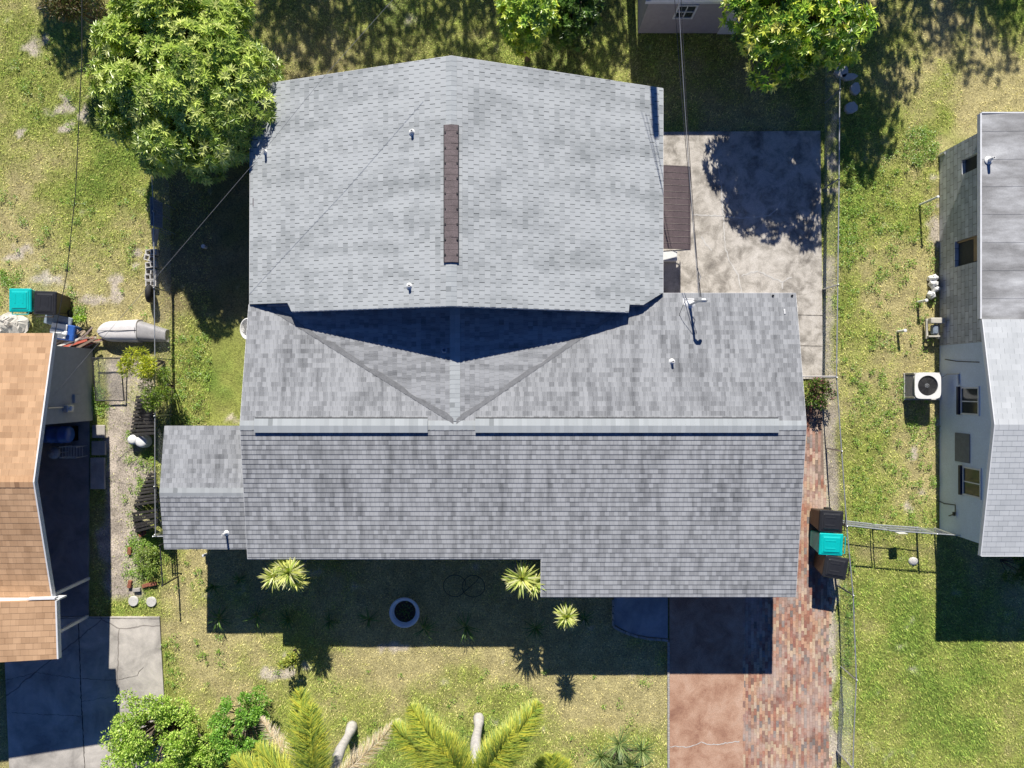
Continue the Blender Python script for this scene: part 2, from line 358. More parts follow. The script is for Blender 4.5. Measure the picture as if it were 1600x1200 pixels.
def leaves(mb, base, d, up, L, W, col, fold=.25, droop=0.0):
    """folded leaf quads; base, d, up (N,3); L, W (N,)"""
    d = nrm(d); sd = nrm(np.cross(d, up)); u = nrm(np.cross(sd, d)); L = L[:, None]; W = W[:, None]
    mid = base + d*L*.45
    V = np.stack([base, mid + sd*W*.5 + u*W*fold, base + d*L - np.array([0, 0, 1])*L*droop, mid - sd*W*.5 + u*W*fold], 1)
    mb.quads(V, col)
def blades(mb, base, d, L, W, col, droop=.5, segs=3):
    d = nrm(d); up = np.array([0, 0, 1.0]); sd = nrm(np.cross(d, up + rng.normal(0, .05, 3)))
    prev = base; pw = W*.7; dd = d.copy()
    prof = [1.0, .8, .5, .04] if segs == 3 else [1.0, .05]
    for k in range(segs):
        nxt = prev + dd*(L/segs)[:, None]; nw = W*prof[k+1]
        V = np.stack([prev - sd*pw[:, None]*.5, prev + sd*pw[:, None]*.5, nxt + sd*nw[:, None]*.5, nxt - sd*nw[:, None]*.5], 1)
        mb.quads(V, col); prev = nxt; pw = nw; dd = nrm(dd - up*droop/segs*1.2)
def pick(cols, N, jit=.15, p=None):
    cols = np.array(cols); i = rng.choice(len(cols), N, p=p); return cols[i]*rng.uniform(1-jit, 1+jit, (N, 1))

# weeds (uncountable broadleaf patches)
mb = MB(); spots = []
for (x0, y0, x1, y1, n) in [(1312, 200, 1460, 420, 50), (1312, 400, 1460, 600, 34), (1330, 590, 1460, 830, 70), (1308, 260, 1335, 420, 18), (1410, 205, 1462, 260, 16), (262, 520, 380, 660, 34),
                            (0, 420, 30, 445, 8), (195, 660, 245, 900, 24), (205, 840, 245, 900, 26), (380, 1040, 1040, 1180, 20), (110, 480, 135, 500, 6), (0, 300, 240, 500, 30), (1318, 860, 1334, 1040, 16), (0, 520, 5, 600, 0), (142, 600, 165, 660, 12), (255, 985, 350, 1080, 12), (20, 60, 130, 200, 10), (250, 840, 320, 930, 8)]:
    for k in range(int(n*2.2)): spots.append((rng.uniform(x0, x1), rng.uniform(y0, y1)))
for (x, y) in spots:
    c = G(x-800, y-600, .0); r = rng.uniform(.05, .26)**1.0*rng.uniform(.5, 1); n = int(16 + 900*r*r)
    if blocked(np.array([x]), np.array([y]))[0]: continue
    q = rng.normal(0, 1, (n, 3)); q[:, 2] = 0; q = q*r*.6*np.array([1, rng.uniform(.6, 1.4), 1]) + c; q[:, 2] = rng.uniform(.0, .09, n)
    d = rng.normal(0, 1, (n, 3)); d[:, 2] = np.abs(d[:, 2])*.5
    leaves(mb, q, d, np.tile([0, 0, 1.], (n, 1)), rng.uniform(.03, .07, n), rng.uniform(.02, .04, n), pick([(.26, .42, .06), (.34, .50, .09), (.18, .32, .05)], n, .25))
tag(mb.build('weeds', M['leaf'], origin=(0, 0, 0)), 'bright green broadleaf weeds scattered in tufts through the lawns', 'weeds', kind='stuff')

# ------------------------------------------------------------------ slabs and paving
def slabmat(name, stops, scale=.8, crack=.0, fine=.18, streaks=None):
    m, nt, b = new_mat(name); v = objco(nt); n = noise(nt, v, scale, 7, .68, .4); f = noise(nt, v, 40, 4, .8)
    c = ramp(nt, n, stops); g = ramp(nt, f, [(.3, 1-fine), (.7, 1+fine*.5)]); c = mixc(nt, 1.0, c, g, 'MULTIPLY')
    if crack:
        vo = nt.nodes.new('ShaderNodeTexVoronoi'); vo.feature = 'DISTANCE_TO_EDGE'; vo.inputs['Scale'].default_value = crack
        dn = nt.nodes.new('ShaderNodeTexNoise'); dn.inputs['Scale'].default_value = 2.5; nt.links.new(v, dn.inputs[0])
        nt.links.new(mixc(nt, .12, v, dn.outputs[1]), vo.inputs['Vector'])
        ck = mth(nt, 'LESS_THAN', vo.outputs[0], .0035); c = mixc(nt, mth(nt, 'MULTIPLY', ck, .6), c, (.12, .10, .09))
    nt.links.new(c, b.inputs['Base Color']); b.inputs['Roughness'].default_value = .9; b.inputs['Specular IOR Level'].default_value = .2
    bump(nt, b, f, .3, .01); return m
M['patio'] = slabmat('patio', [(.32, (.22, .20, .175)), (.44, (.38, .35, .305)), (.55, (.56, .52, .46)), (.72, (.68, .64, .58))], 1.9, fine=.35)
M['drive'] = slabmat('drive', [(.32, (.27, .25, .225)), (.48, (.44, .41, .365)), (.66, (.62, .575, .51))], .9, .22)
M['red_slab'] = slabmat('red_slab', [(.30, (.28, .14, .095)), (.42, (.42, .24, .16)), (.54, (.52, .325, .225)), (.72, (.61, .42, .31))], 1.3, fine=.4)
M['grey_slab'] = slabmat('grey_slab', [(.3, (.22, .24, .26)), (.6, (.42, .44, .46))], 1.2)
def Pg(pts): return [P(x, y) for x, y in pts]
o = MB().prism(Pg([(1000, 207), (1281, 205), (1285, 589), (1285, 592), (1000, 592)]), -.1, .045).build('patio', M['patio']); o['kind'] = 'structure'
pat = o
def ribbon(mb, pts, w, z, zz=.02, jit=.012):
    pts = np.array([P(x, y)[:2] for x, y in pts]); q = [pts[0]]
    for a, b in zip(pts[:-1], pts[1:]):
        n = max(2, int(np.linalg.norm(b-a)/.07))
        for k in range(1, n+1): q.append(a + (b-a)*k/n + rng.normal(0, jit, 2))
    q = np.array(q); t = nrm(np.gradient(q, axis=0)); nn = np.stack([-t[:, 1], t[:, 0]], 1); ww = w*rng.uniform(.5, 1.3, len(q))[:, None]
    l = np.c_[q + nn*ww/2, np.full(len(q), z)]; r = np.c_[q - nn*ww/2, np.full(len(q), z)]
    for k in range(len(q)-1): mb.face([r[k], r[k+1], l[k+1], l[k]])
M['crack_pale'] = plain('crack_pale', (.62, .60, .56), .9); M['crack_dark'] = plain('crack_dark', (.07, .06, .05), .95)
mb = MB()
for pl in [[(1126, 300), (1130, 340), (1132, 385), (1140, 410), (1153, 430), (1158, 460)], [(1158, 432), (1170, 427), (1184, 423)], [(1186, 425), (1210, 437), (1222, 441), (1236, 433)], [(1081, 336), (1130, 338), (1160, 342), (1200, 337), (1213, 328), (1219, 317)], [(1100, 225), (1112, 240), (1122, 262), (1128, 300)], [(1222, 441), (1222, 452)], [(1095, 370), (1105, 385), (1112, 392)]]:
    ribbon(mb, pl, .045, .051)
mb.build('crack_repair', M['crack_pale'], pat)
mb = MB(); ribbon(mb, [(1240, 492), (1284, 493)], .02, .051, jit=.001); ribbon(mb, [(1245, 540), (1284, 541)], .02, .051, jit=.001); mb.build('expansion_joint', M['crack_dark'], pat)
o = MB().prism(Pg([(6, 963), (250, 963), (257, 1085), (260, 1300), (20, 1300)]), -.1, .05).build('driveway', M['drive']); o['kind'] = 'structure'; dw = o
mb = MB(); ribbon(mb, [(124, 968), (128, 1080), (134, 1200), (136, 1260)], .03, .056, jit=.006); ribbon(mb, [(8, 966), (139, 965), (250, 966)], .015, .056, jit=.004); ribbon(mb, [(10, 1062), (60, 1050), (128, 1060), (180, 1062), (215, 1055), (225, 1040)], .012, .056); ribbon(mb, [(20, 1112), (60, 1115), (130, 1118)], .012, .056); ribbon(mb, [(128, 1095), (160, 1090), (180, 1088)], .012, .056)
mb.build('expansion_joint', M['crack_dark'], dw)
o = MB().prism(Pg([(-300, 655), (140, 655), (139, 962), (-300, 962)]), -.1, .054).build('carport_floor', slabmat('carport_floor', [(.3, (.16, .165, .17)), (.6, (.30, .30, .30))], 1.0)); o['kind'] = 'structure'
o = MB().prism(Pg([(1046, 870), (1164, 870), (1160, 1300), (1045, 1300)]), -.1, .03).build('driveway', M['red_slab']); o['kind'] = 'structure'
mb = MB(); ribbon(mb, [(1046, 1166), (1075, 1166), (1095, 1160), (1120, 1163), (1155, 1157)], .03, .036); mb.build('crack_repair', M['crack_pale'], o)
o = MB().prism(Pg([(959, 900), (1043, 900), (1043, 997), (1010, 994), (985, 989), (968, 980), (959, 974)]), -.1, .04).build('front_walk', M['grey_slab']); o['kind'] = 'structure'
mb = MB(); ed = [(958, 936), (958, 978), (968, 984), (985, 991), (1010, 997), (1044, 1000)]
pp = [P(*e) for e in ed]
for a, b in zip(pp[:-1], pp[1:]):
    L = np.linalg.norm(b-a); n = max(1, int(L/.2)); ang = math.atan2(b[1]-a[1], b[0]-a[0])
    for k in range(n): c = a + (b-a)*(k+.5)/n; mb.box((c[0], c[1], .03), (L/n*.92, .085, .1), ang + rng.normal(0, .05), bev=.008)
mb.build('edging', M['block'], o)
mb = MB()
for k in range(46):
    y = 1002 + k*7; c = P(1044, y + 3.5); mb.box((c[0], c[1], .02 + rng.normal(0, .004)), (.075, .15, .12), rng.normal(0, .04), bev=.008)
tag(mb.build('kerb_edging', M['block']), kind='structure')

# brick driveway: real bricks with joints
M['sandbed'] = plain('sandbed', (.30, .22, .17), .95, var=.3, nscale=14)
cols_b = [(.40, .19, .13), (.45, .25, .17), (.53, .32, .21), (.58, .43, .29), (.30, .18, .14), (.26, .22, .20), (.47, .30, .23), (.34, .16, .12), (.53, .40, .30)]
mb = MB(); bw, bl = .098, .235; cx = 1160.0; k = 0
zone = VN(31, 1.4)
while cx < 1296:
    y0 = 640 + ((k % 2)*.5 + rng.uniform(0, .3))*bl*S
    for j in range(60):
        cy = y0 + j*(bl*S)
        if cy > 1230: break
        w = P(cx + bw*S/2, cy); edge = 1289 + (n3(w[0], w[1])-.5)*16 + (cy-640)*.018 - 12*max(0, 1-(cy-640)/250)
        if cx > edge or (cx < 1166 and cy < 700): continue
        if cx > edge-10 and rng.random() < .3: continue
        z = zone(w[0], w[1]); p = np.array([1, 1.2, 1 + 1.5*(z > .5), .6 + 1.8*(z > .6), .8, .5 + 1.0*(z < .4), 1, 1, .5]); p /= p.sum()
        c = np.array(cols_b[rng.choice(9, p=p)])*rng.uniform(.8, 1.15)
        mb.box((w[0], w[1], -.02 + rng.normal(0, .002)), (bw-.006, bl-.007, .1), rng.normal(0, .008), tuple(c))
    cx += bw*S; k += 1
M['brick_pave'] = attrmat('brick_pave', .9, 26, .35, .4, .6, (.52, .42, .36))
o = mb.build('brick_driveway', M['brick_pave'], origin=(0, 0, 0)); o['kind'] = 'structure'
MB().prism(Pg([(1161, 640), (1284, 640), (1292, 900), (1296, 1300), (1161, 1300)]), -.1, .0245).build('sand_bed', M['sandbed'], o)

# ------------------------------------------------------------------ roofs with real courses
def clip(poly, n, d):          # keep dot(p, n) >= d
    out = []; k = len(poly)
    for i in range(k):
        a, b = poly[i], poly[(i+1) % k]; da = a@n - d; db = b@n - d
        if da >= 0: out.append(a)
        if (da >= 0) != (db >= 0): out.append(a + (b-a)*da/(da-db))
    return out
def roof_plane(mb, poly, p0, grad, row=.15, butt=.016, thick=.13, v0=None, updir=None):
    """poly: convex plan polygon (N,2); plane z = p0z + grad.(xy-p0xy); courses step up along grad"""
    poly = [np.array(p[:2], float) for p in poly]
    ar = sum(poly[k][0]*poly[(k+1)%len(poly)][1] - poly[(k+1)%len(poly)][0]*poly[k][1] for k in range(len(poly)))
    if ar < 0: poly = poly[::-1]
    g = np.array(grad, float); gl = np.linalg.norm(g); up = g/gl if updir is None else np.array(updir, float); al = np.array([up[1], -up[0]])
    zf = lambda p: p0[2] + g@(p - np.array(p0[:2]))
    st = math.sqrt(1+gl*gl); vv = [p@up for p in poly]
    base = (np.array(p0[:2])@up) if v0 is None else v0
    rp = row/st; k0 = math.floor((min(vv)-base)/rp); k1 = math.ceil((max(vv)-base)/rp)
    for k in range(k0, k1):
        a, b = base + k*rp, base + (k+1)*rp
        q = clip(poly, up, a); q = clip(q, -up, -b) if len(q) > 2 else q
        if len(q) < 3: continue
        off = lambda p: butt*(1 - (p@up - a)/rp) + .0015
        mb.face([(p[0], p[1], zf(p) + off(p)) for p in q], None, [(p@al, (k + .02 + .96*min(1, max(0, (p@up-a)/rp)))*row) for p in q])
        low = sorted(q, key=lambda p: p@up)[:2]
        l, r = sorted(low, key=lambda p: p@al)
        if abs(l@up - a) < 1e-4 and abs(r@up - a) < 1e-4:
            mb.face([(l[0], l[1], zf(l)-.004), (r[0], r[1], zf(r)-.004), (r[0], r[1], zf(r)+butt+.0015), (l[0], l[1], zf(l)+butt+.0015)][::-1], None, [(l@al, k*row+.004)]*2 + [(r@al, k*row+.004)]*2)
    mb.face([(p[0], p[1], zf(p)-thick) for p in reversed(poly)], None, [(0, .01)]*len(poly))
    for i in range(len(poly)):
        a, b = poly[i], poly[(i+1) % len(poly)]
        mb.face([(a[0], a[1], zf(a)-thick), (b[0], b[1], zf(b)-thick), (b[0], b[1], zf(b)+.001), (a[0], a[1], zf(a)+.001)], None, [(0, .01)]*4)
    return zf
def g2(x, y): return np.array([x/S, -y/S])
def board(mb, a, b, h=.15, t=.022, out=(0, 0), dz=0):   # fascia board between two 3-D points, hanging h below
    a = np.array(a, float); b = np.array(b, float); o2 = np.array([out[0], out[1], 0])*t
    a = a + [0, 0, dz]; b = b + [0, 0, dz]; pts = []
    for p in (a, b): pts += [p, p + o2, p + o2 - [0, 0, h], p - [0, 0, h]]
    i = mb.vs(pts)
    for f in [(0, 1, 5, 4), (1, 2, 6, 5), (2, 3, 7, 6), (3, 0, 4, 7), (0, 3, 2, 1), (4, 5, 6, 7)]: mb.f.append(tuple(i+k for k in f)); mb.c.append(None)
def capstrip(mb, a, b, w=.15, slope=.15, lift=.012, tab=.14):
    """ridge cap tabs: a, b 3-D ridge points"""
    a = np.array(a, float); b = np.array(b, float); L = np.linalg.norm(b-a); d = (b-a)/L; sd = np.array([-d[1], d[0], 0]); n = int(L/tab)
    for k in range(n):
        p = a + d*k*L/n; q = a + d*(k+1)*L/n
        for s in (1, -1):
            e = sd*s*w - np.array([0, 0, slope*w])
            f = [p + [0, 0, lift+.004], p + e + [0, 0, lift+.004], q + e + [0, 0, lift], q + [0, 0, lift]]
            mb.face(f if s < 0 else f[::-1], None, [(s*.4+.5, k*.14+.01), (s*.4+.5, k*.14+.01), (s*.4+.5, k*.14+.13), (s*.4+.5, k*.14+.13)])

ZR = 3.42; XL, XR = -367, 397; YR = 56; sS, sN = .150, .195
house = thing('main_house', 'large single storey house under grey shingle roofs in the middle', 'house', (G(15, 80)))
mb = MB()
rz = (0, g2(0, YR)[1], ZR)
zS = roof_plane(mb, [g2(XL, YR), g2(XR, YR), g2(XR, 243), g2(XL, 243)], rz, (0, sS), .15)
roof_plane(mb, [g2(40.5, 243), g2(XR, 243), g2(XR, 298), g2(40.5, 298)], rz, (0, sS), .15)
zN = roof_plane(mb, [g2(XL, YR), g2(XR, YR), g2(XR, -127), g2(205, -127), g2(XL, -111)], rz, (0, -sN), .15)
XM = -77.0
pl = (g2(XM, 0)[0], 0, ZR-.002)
roof_plane(mb, [g2(XM, 58), g2(XM, -118), g2(-345, -118), g2(-345, -108)], pl, (.119, 0), .15)
roof_plane(mb, [g2(XM, 58), g2(XM, -118), g2(200, -118), g2(200, -108)], pl, (-.133, 0), .15)
roof_ = mb.build('roof', M['front_shingle'], house)
# woven valley strips
def valley(x0, y0, x1, y1, gx, side, w, mat):
    mb = MB(); a, b = g2(x0, y0), g2(x1, y1); n = 26; xm = g2(XM, 0)[0]
    for k in range(n):
        q = []
        for t in (k/n, (k+1)/n):
            p = a*(1-t) + b*t; wv = w*(1 + .25*math.sin(t*23) + .15*math.sin(t*51))
            for s in (0, 1):
                e = p + np.array([0, 1])*wv*s; q.append((e[0], e[1], ZR - gx*abs(e[0]-xm) + .019))
        f = [q[0], q[2], q[3], q[1]]; mb.face(f if side > 0 else f[::-1], None, [(0, k*.14+.01), (0, k*.14+.12), (.3, k*.14+.12), (.3, k*.14+.01)])
    mb.build('valley_strip', mat, house)
VM = plain('valley_grey', (.22, .225, .23), .9, var=.2, nscale=5); VL = plain('valley_pale', (.23, .235, .24), .9, var=.15, nscale=5)
valley(XM-2, 54, -335, -102, .119, -1, .17, VM); valley(XM+2, 54, 175, -116, .133, 1, .15, VL)
# ridge caps
mb = MB(); capstrip(mb, (*g2(XL, YR), ZR), (*g2(XR, YR), ZR), .15, .15, .014)
capstrip(mb, (*g2(XM, 50), ZR), (*g2(XM, -112), ZR), .16, .12, .014)
mb.build('ridge_cap', M['cap_shingle'], house)
def ridge_vent(x0, x1, lift=.075, w=.215):
    mb = MB(); a = np.array([*g2(x0, YR), ZR+lift]); b = np.array([*g2(x1, YR), ZR+lift])
    capstrip(mb, a, b, w, .16, 0.0, .14)
    mb.build('ridge_vent', M['cap_shingle'], house)
    mb2 = MB(); c = (a+b)/2; mb2.box((c[0], c[1], ZR + lift/2 - .05), (b[0]-a[0]-.02, .30, lift)); mb2.box((c[0], c[1] + w + .012, ZR - .195*(w+.012) + .02), (b[0]-a[0]-.02, .035, .045)); mb2.build('baffle_and_gap_shade', M['dark'], house)  # second box: dark strip standing in for the shaded gap under the cap
ridge_vent(-347, -113.5); ridge_vent(-49.5, 359.5)
# raised rear roof
ZP = 4.6; sl2 = .2857; pc = (g2(XM-.5, 0)[0], 0, ZP)
rr = MB()
XMr = -77.5
roof_plane(rr, [g2(XMr, -418.5), g2(-363, -414), g2(-365, -111), g2(XMr, -111)], pc, (sl2, 0), .165, .010, v0=0)
roof_plane(rr, [g2(XMr, -111), g2(-307, -111), g2(-301, -99), g2(XMr, -99.6)], pc, (sl2, 0), .165, .010, v0=0)
roof_plane(rr, [g2(XMr, -418.5), g2(210, -411), g2(210, -127), g2(181, -109), g2(XMr, -109)], pc, (-sl2, 0), .165, .010, v0=0)
roof_plane(rr, [g2(XMr, -109), g2(161, -109), g2(160, -98.3), g2(XMr, -99.6)], pc, (-sl2, 0), .165, .010, v0=0)
rr.build('roof', M['rear_shingle'], house)
mb = MB(); capstrip(mb, (*g2(XMr, -99.6), ZP), (*g2(XMr, -418), ZP), .16, sl2, .012); mb.build('ridge_cap', M['cap_shingle'], house)
# brown ridge vent
mb = MB(); ya, yb = -405/1.2258, -190/1.2258; n = 22
for k in range(n):
    y0 = ya + (yb-ya)*k/n; y1 = ya + (yb-ya)*(k+1)/n - .3
    for s in (1, -1):
        e = .2; zt = ZP + .055 + rng.normal(0, .003)
        A, B = g2(XMr, y0), g2(XMr, y1)
        f = [(A[0], A[1], zt), (A[0]+s*e, A[1], zt-.055), (B[0]+s*e, B[1], zt-.055), (B[0], B[1], zt)]
        mb.face(f if s > 0 else f[::-1]); 
        g = [(A[0]+s*e, A[1], zt-.055), (A[0]+s*e, A[1], zt-.11), (B[0]+s*e, B[1], zt-.11), (B[0]+s*e, B[1], zt-.055)]; mb.face(g)
A, B = g2(XMr, ya), g2(XMr, yb)
for q in (A, B): mb.face([(q[0]-.2, q[1], ZP-.08), (q[0]+.2, q[1], ZP-.08), (q[0]+.2, q[1], ZP), (q[0], q[1], ZP+.055), (q[0]-.2, q[1], ZP)])
rv = mb.build('ridge_vent', M['vent_brown'], house)
for k in range(9):
    y = ya + (yb-ya)*(k+.5)/9; q = g2(XMr, y)
    for s in (1, -1): MB().box((q[0]+s*.17, q[1], ZP+.016), (.04, .06, .03), bev=.006).build('vent_clip', M['dark'], rv)
# dark edge trim of brown vent
mb = MB()
for s in (1, -1): mb.tube([(A[0]+s*.205, A[1], ZP-.01), (B[0]+s*.205, B[1], ZP-.01)], .016, 5)
mb.build('vent_edge', M['dark'], rv)
# side roof (left)
side = MB(); YS = 150; ZSR = 2.94
ps = (0, g2(0, YS)[1], ZSR)
roof_plane(side, [g2(-486, YS), g2(XL+8, YS), g2(XL+8, 58.5), g2(-486, 58.5)], ps, (0, -.155), .17, .010)
roof_plane(side, [g2(-486, YS), g2(XL+8, YS), g2(XL+8, 231), g2(-486, 231)], ps, (0, .17), .15)
side.build('roof', M['front_shingle'], house)
M['cap_soft'] = shingle('cap_soft', (.22, .235, .24), (.42, .44, .445), 1.0, .14, contrast=.6)
mb = MB(); capstrip(mb, (*g2(-486, YS), ZSR), (*g2(XL+6, YS), ZSR), .16, .16, .010); mb.build('ridge_cap', M['cap_soft'], house)
# fascia
mb = MB()
def Z1(x, y):
    p = g2(x, y); return (p[0], p[1], zS(p) if y > YR else zN(p))
for a, b, o_ in [((XL, 243), (40.5, 243), (0, -1)), ((40.5, 243), (40.5, 298), (-1, 0)), ((40.5, 298), (XR, 298), (0, -1)), ((XR, 298), (XR, YR), (1, 0)), ((XR, YR), (XR, -127), (1, 0)), ((XR, -127), (205, -127), (0, 1)), ((XL, 243), (XL, YR), (-1, 0)), ((XL, YR), (XL, -111), (-1, 0))]:
    board(mb, Z1(*a), Z1(*b), .14, .012, o_, -.004)
def Z2(x, y): p = g2(x, y); return (p[0], p[1], ZP - sl2*abs(p[0]-pc[0]))
for a, b, o_ in [((XMr, -418.5), (-363, -414), (0, 1)), ((-364, -414), (-365, -111), (-1, 0)), ((XMr, -418.5), (210, -411), (0, 1)), ((210, -411), (210, -127), (1, 0)), ((XMr, -99.6), (-301, -99), (0, -1)), ((XMr, -99.6), (160, -98.3), (0, -1))]:
    board(mb, Z2(*a), Z2(*b), .14, .012, o_, -.004)
mb.build('fascia', M['white_trim'], house)
# walls
mb = MB()
def wallbox(x0, y0, x1, y1, z): mb.prism([g2(x0, y0), g2(x1, y0), g2(x1, y1), g2(x0, y1)], 0, z)
wallbox(XL+14, -90, XR-16, 222, 2.42); wallbox(XL+12, -400, 192, -112, 2.52); wallbox(60, 222.5, XR-18, 280, 2.4)
wallbox(-472, 68, XL+13, 222, 2.40)
# raised gable wall
zz = lambda x: ZP - sl2*abs(x-XMr)/S - .14
poly = [(-340, 2.5), (-340, zz(-340)), (XMr, zz(XMr)), (190, zz(190)), (190, 2.5)]
y0, y1 = g2(0, -108)[1], g2(0, -112)[1]
i = mb.vs([(x/S, y0, z) for x, z in poly] + [(x/S, y1, z) for x, z in poly]); k = 5
mb.f += [tuple(i+j for j in range(5)), tuple(i+5+j for j in reversed(range(5)))] + [(i+j, i+5+j, i+5+(j+1) % 5, i+(j+1) % 5) for j in range(5)]; mb.c += [None]*7
mb.build('wall', M['stucco'], house)
# valley flashing strips (faint folds) and kick-outs at the saddle ends
# plumbing vents on the roofs
def vent(px, py, zb, h=.28, r=.04, m='white_plastic', boot=True):
    p = P(px, py, zb + h); q = (p[0], p[1], zb - .03)
    mb = MB()
    if boot: mb.lathe((p[0], p[1], zb-.03), [(.0, 0), (.11, 0), (.10, .045), (r*1.4, .09), (r*1.2, .11), (0, .11)], 14)
    mb.lathe((p[0], p[1], zb), [(r, -.02), (r, h), (r*.72, h), (r*.72, h-.14), (0, h-.14)], 14)
    return mb.build('vent_pipe', M[m], house, smooth=False)
def zat(px, py, f, z0=3.0):
    for _ in range(6): p = P(px, py, z0); z0 = f(p)
    return z0
fr_ = lambda p: ZP - sl2*abs(p[0]-pc[0]); fn = lambda p: zN(p[:2]); fs = lambda p: zS(p[:2])
for (x, y, f, h) in [(643, 204, fr_, .16), (411, 234, fr_, .26), (639, 446, fr_, .16), (1052, 565, fn, .2)]: vent(x, y, zat(x, y, f), h)
vent(694, 547, zat(694, 547, lambda p: ZR - .113*abs(p[0]-pc[0])), .16, .055, 'steel_sheet')
vent(347, 836, zat(347, 836, lambda p: ZSR - .17*abs(p[1]-g2(0, YS)[1])), .36, .035)
for x, y in [(1208, 461), (1238, 461)]: vent(x, y+1, zat(x, y, fn), .05, .035, 'dark', False)
p = P(1226, 487, zat(1226, 487, fn)+.03); mb = MB(); mb.box((p[0], p[1], p[2]), (.05, .16, .03), .1, bev=.01); mb.build('flashing_patch', M['white_plastic'], house)
p = P(394, 316, 2.8); mb = MB(); mb.box((p[0]+.08, p[1], Z2(-362, -252)[2]+.027), (.13, .26, .012), 0); mb.build('replaced_shingle', plain('dark_shingle', (.18, .16, .17), .9), house)
# brown awning over side door
aw = MB(); z0 = 2.2
A = P(1034, 260, z0); Bq = P(1034, 390, z0); x1 = P(1081, 300, z0)[0]; n = 26
nb = 13
for k in range(nb):
    ya_, yb_ = A[1] + (Bq[1]-A[1])*k/nb, A[1] + (Bq[1]-A[1])*(k+1)/nb
    prof = [(A[0]-.25, 2.36), (A[0]+.3, 2.30), (x1-.12, 2.20), (x1-.02, 2.13), (x1, 2.02)]
    for (xa, za), (xb, zb) in zip(prof[:-1], prof[1:]):
        aw.face([(xa, yb_+.006, za), (xb, yb_+.006, zb), (xb, ya_-.006, zb), (xa, ya_-.006, za)]); aw.face([(xa, ya_-.006, za-.03), (xb, ya_-.006, zb-.03), (xb, yb_+.006, zb-.03), (xa, yb_+.006, za-.03)])
        aw.face([(xa, ya_+.006, za+.014), (xa, ya_-.006, za+.014), (xb, ya_-.006, zb+.014), (xb, ya_+.006, zb+.014)])
awo = aw.build('awning', M['brown_metal'], house)
mb = MB()
for y in (A[1]-.05, Bq[1]+.02): mb.tube([(A[0]-.15, y, 1.7), (x1-.05, y, 2.08)], .018, 6)
mb.tube([(x1-.02, A[1], 2.06), (x1-.02, Bq[1], 2.06)], .018, 6)
mb.build('bracket', M['white_trim'], awo)
mb = MB(); q = P(1046, 400, .3); mb.box((q[0]-.1, q[1], .17), (.75, .35, .25), bev=.02); mb.build('door_step', M['white_plastic'], house)
# service mast
zb = zat(1078, 476, fn); mast = P(1078, 476, zb); topm = np.array([mast[0]+.02, mast[1], zb + 1.05])
mp = thing('service_mast', 'grey electric service mast with weatherhead standing on the grey roof near its back edge', 'mast', mast)
mb = MB(); mb.tube([mast - [0, 0, .1], topm], .036, 10); mb.build('pole', M['galv'], mp)
mb = MB(); mb.tube([topm, topm + [.06, .0, .1], topm + [.14, 0, .1], topm + [.2, 0, .02]], [.05, .06, .06, .045], 10); mb.build('weatherhead', M['galv'], mp)
mb = MB(); mb.lathe(mast - [0, 0, .02], [(0, 0), (.17, 0), (.15, .04), (.055, .1), (.04, .14)], 16); mb.box(mast + [-.05, .05, .0], (.36, .30, .02), 0); mb.build('flashing', M['white_plastic'], mp)
mb = MB(); mb.tube([topm + [0, 0, -.1], mast + [-.28, .1, .6], mast + [-.35, -.3, .1], mast + [-.2, -.9, -.08], mast + [.05, -1.1, -.1]], .008, 5); mb.build('drip_loop', M['wire'], mp)
# power pole just beyond the frame and its wires
poleb = np.array([182/S, 662/S, 0.0]); poleh = 8.1
up = thing('utility_pole', 'wooden utility pole beside the shed, carrying the service wires', 'utility pole', poleb)
mb = MB(); mb.tube([poleb, poleb + [0, 0, poleh]], [.16, .11], 12); mb.build('pole', M['bark'], up)
mb = MB(); mb.box(poleb + [0, 0, poleh-.5], (.09, 1.5, .11), 0); mb.build('crossarm', M['bark'], up)
def cable(mb, a, b, sag, r, n=24):
    t = np.linspace(0, 1, n)[:, None]; p = a*(1-t) + b*t; p[:, 2] -= (4*sag*t*(1-t))[:, 0]; mb.tube(p, r, 5)
ptop = poleb + [-.3, 0, poleh-.35]
for k, (dx, col, sag) in enumerate([(0, 'wire_pale', .35), (.12, 'wire', .42), (-.14, 'wire', .5)]):
    mb = MB(); cable(mb, ptop + [dx, 0, 0], topm + [.04*k, .12, -.02-.04*k], sag, .011 if k == 0 else .009)
    tag(mb.build('service_wire', M[col]), ['pale twisted service wire running from the utility pole to the roof mast', 'dark service wire running just right of the pale twisted one to the roof mast', 'dark service wire on the left, hanging lowest over the brown awning'][k], 'wire', 'wires to the roof mast')
# curly tie near mast
mb = MB(); q = topm + [0, .12, 0]; mb.tube([q + [-.1, .9, .02], q + [.05, .6, -.05], q + [-.05, .3, 0.02], q], .012, 5); mb.build('wire_tie', M['wire_pale'], mp)
mb = MB(); a = P(128, -70, 6.4); m1 = P(128, 90, 5.7); m2 = P(118, 300, 4.6); m3 = P(104, 430, 3.8); b = P(84, 530, 3.05)
mb.tube([a, m1, m2, m3, b], .012, 5); tag(mb.build('power_line', M['wire']), 'dark overhead wire dropping down the left lawn to the tan roof', 'wire')
for k, (pts, lb) in enumerate([([P(640, -30, 6.2), P(507, 119, 5.6), P(400, 251, 4.9), P(255, 420, 4.0), P(120, 575, 3.0), P(76, 628, 2.0)], 'thin grey wire crossing diagonally over the rear roof to the meter wall'),
                     ([P(600, -20, 6.6), P(516, 118, 6.1), P(460, 205, 5.8), P(400, 314, 5.4), P(330, 450, 4.9), P(240, 640, 4.4), P(92, 900, 3.2)], 'thin grey wire crossing the left corner of the rear roof, steeper than its neighbour')]):
    if k == 1: continue
    mb = MB(); mb.tube(pts, .005, 5); tag(mb.build('power_line', M['wire_pale']), lb, 'wire')

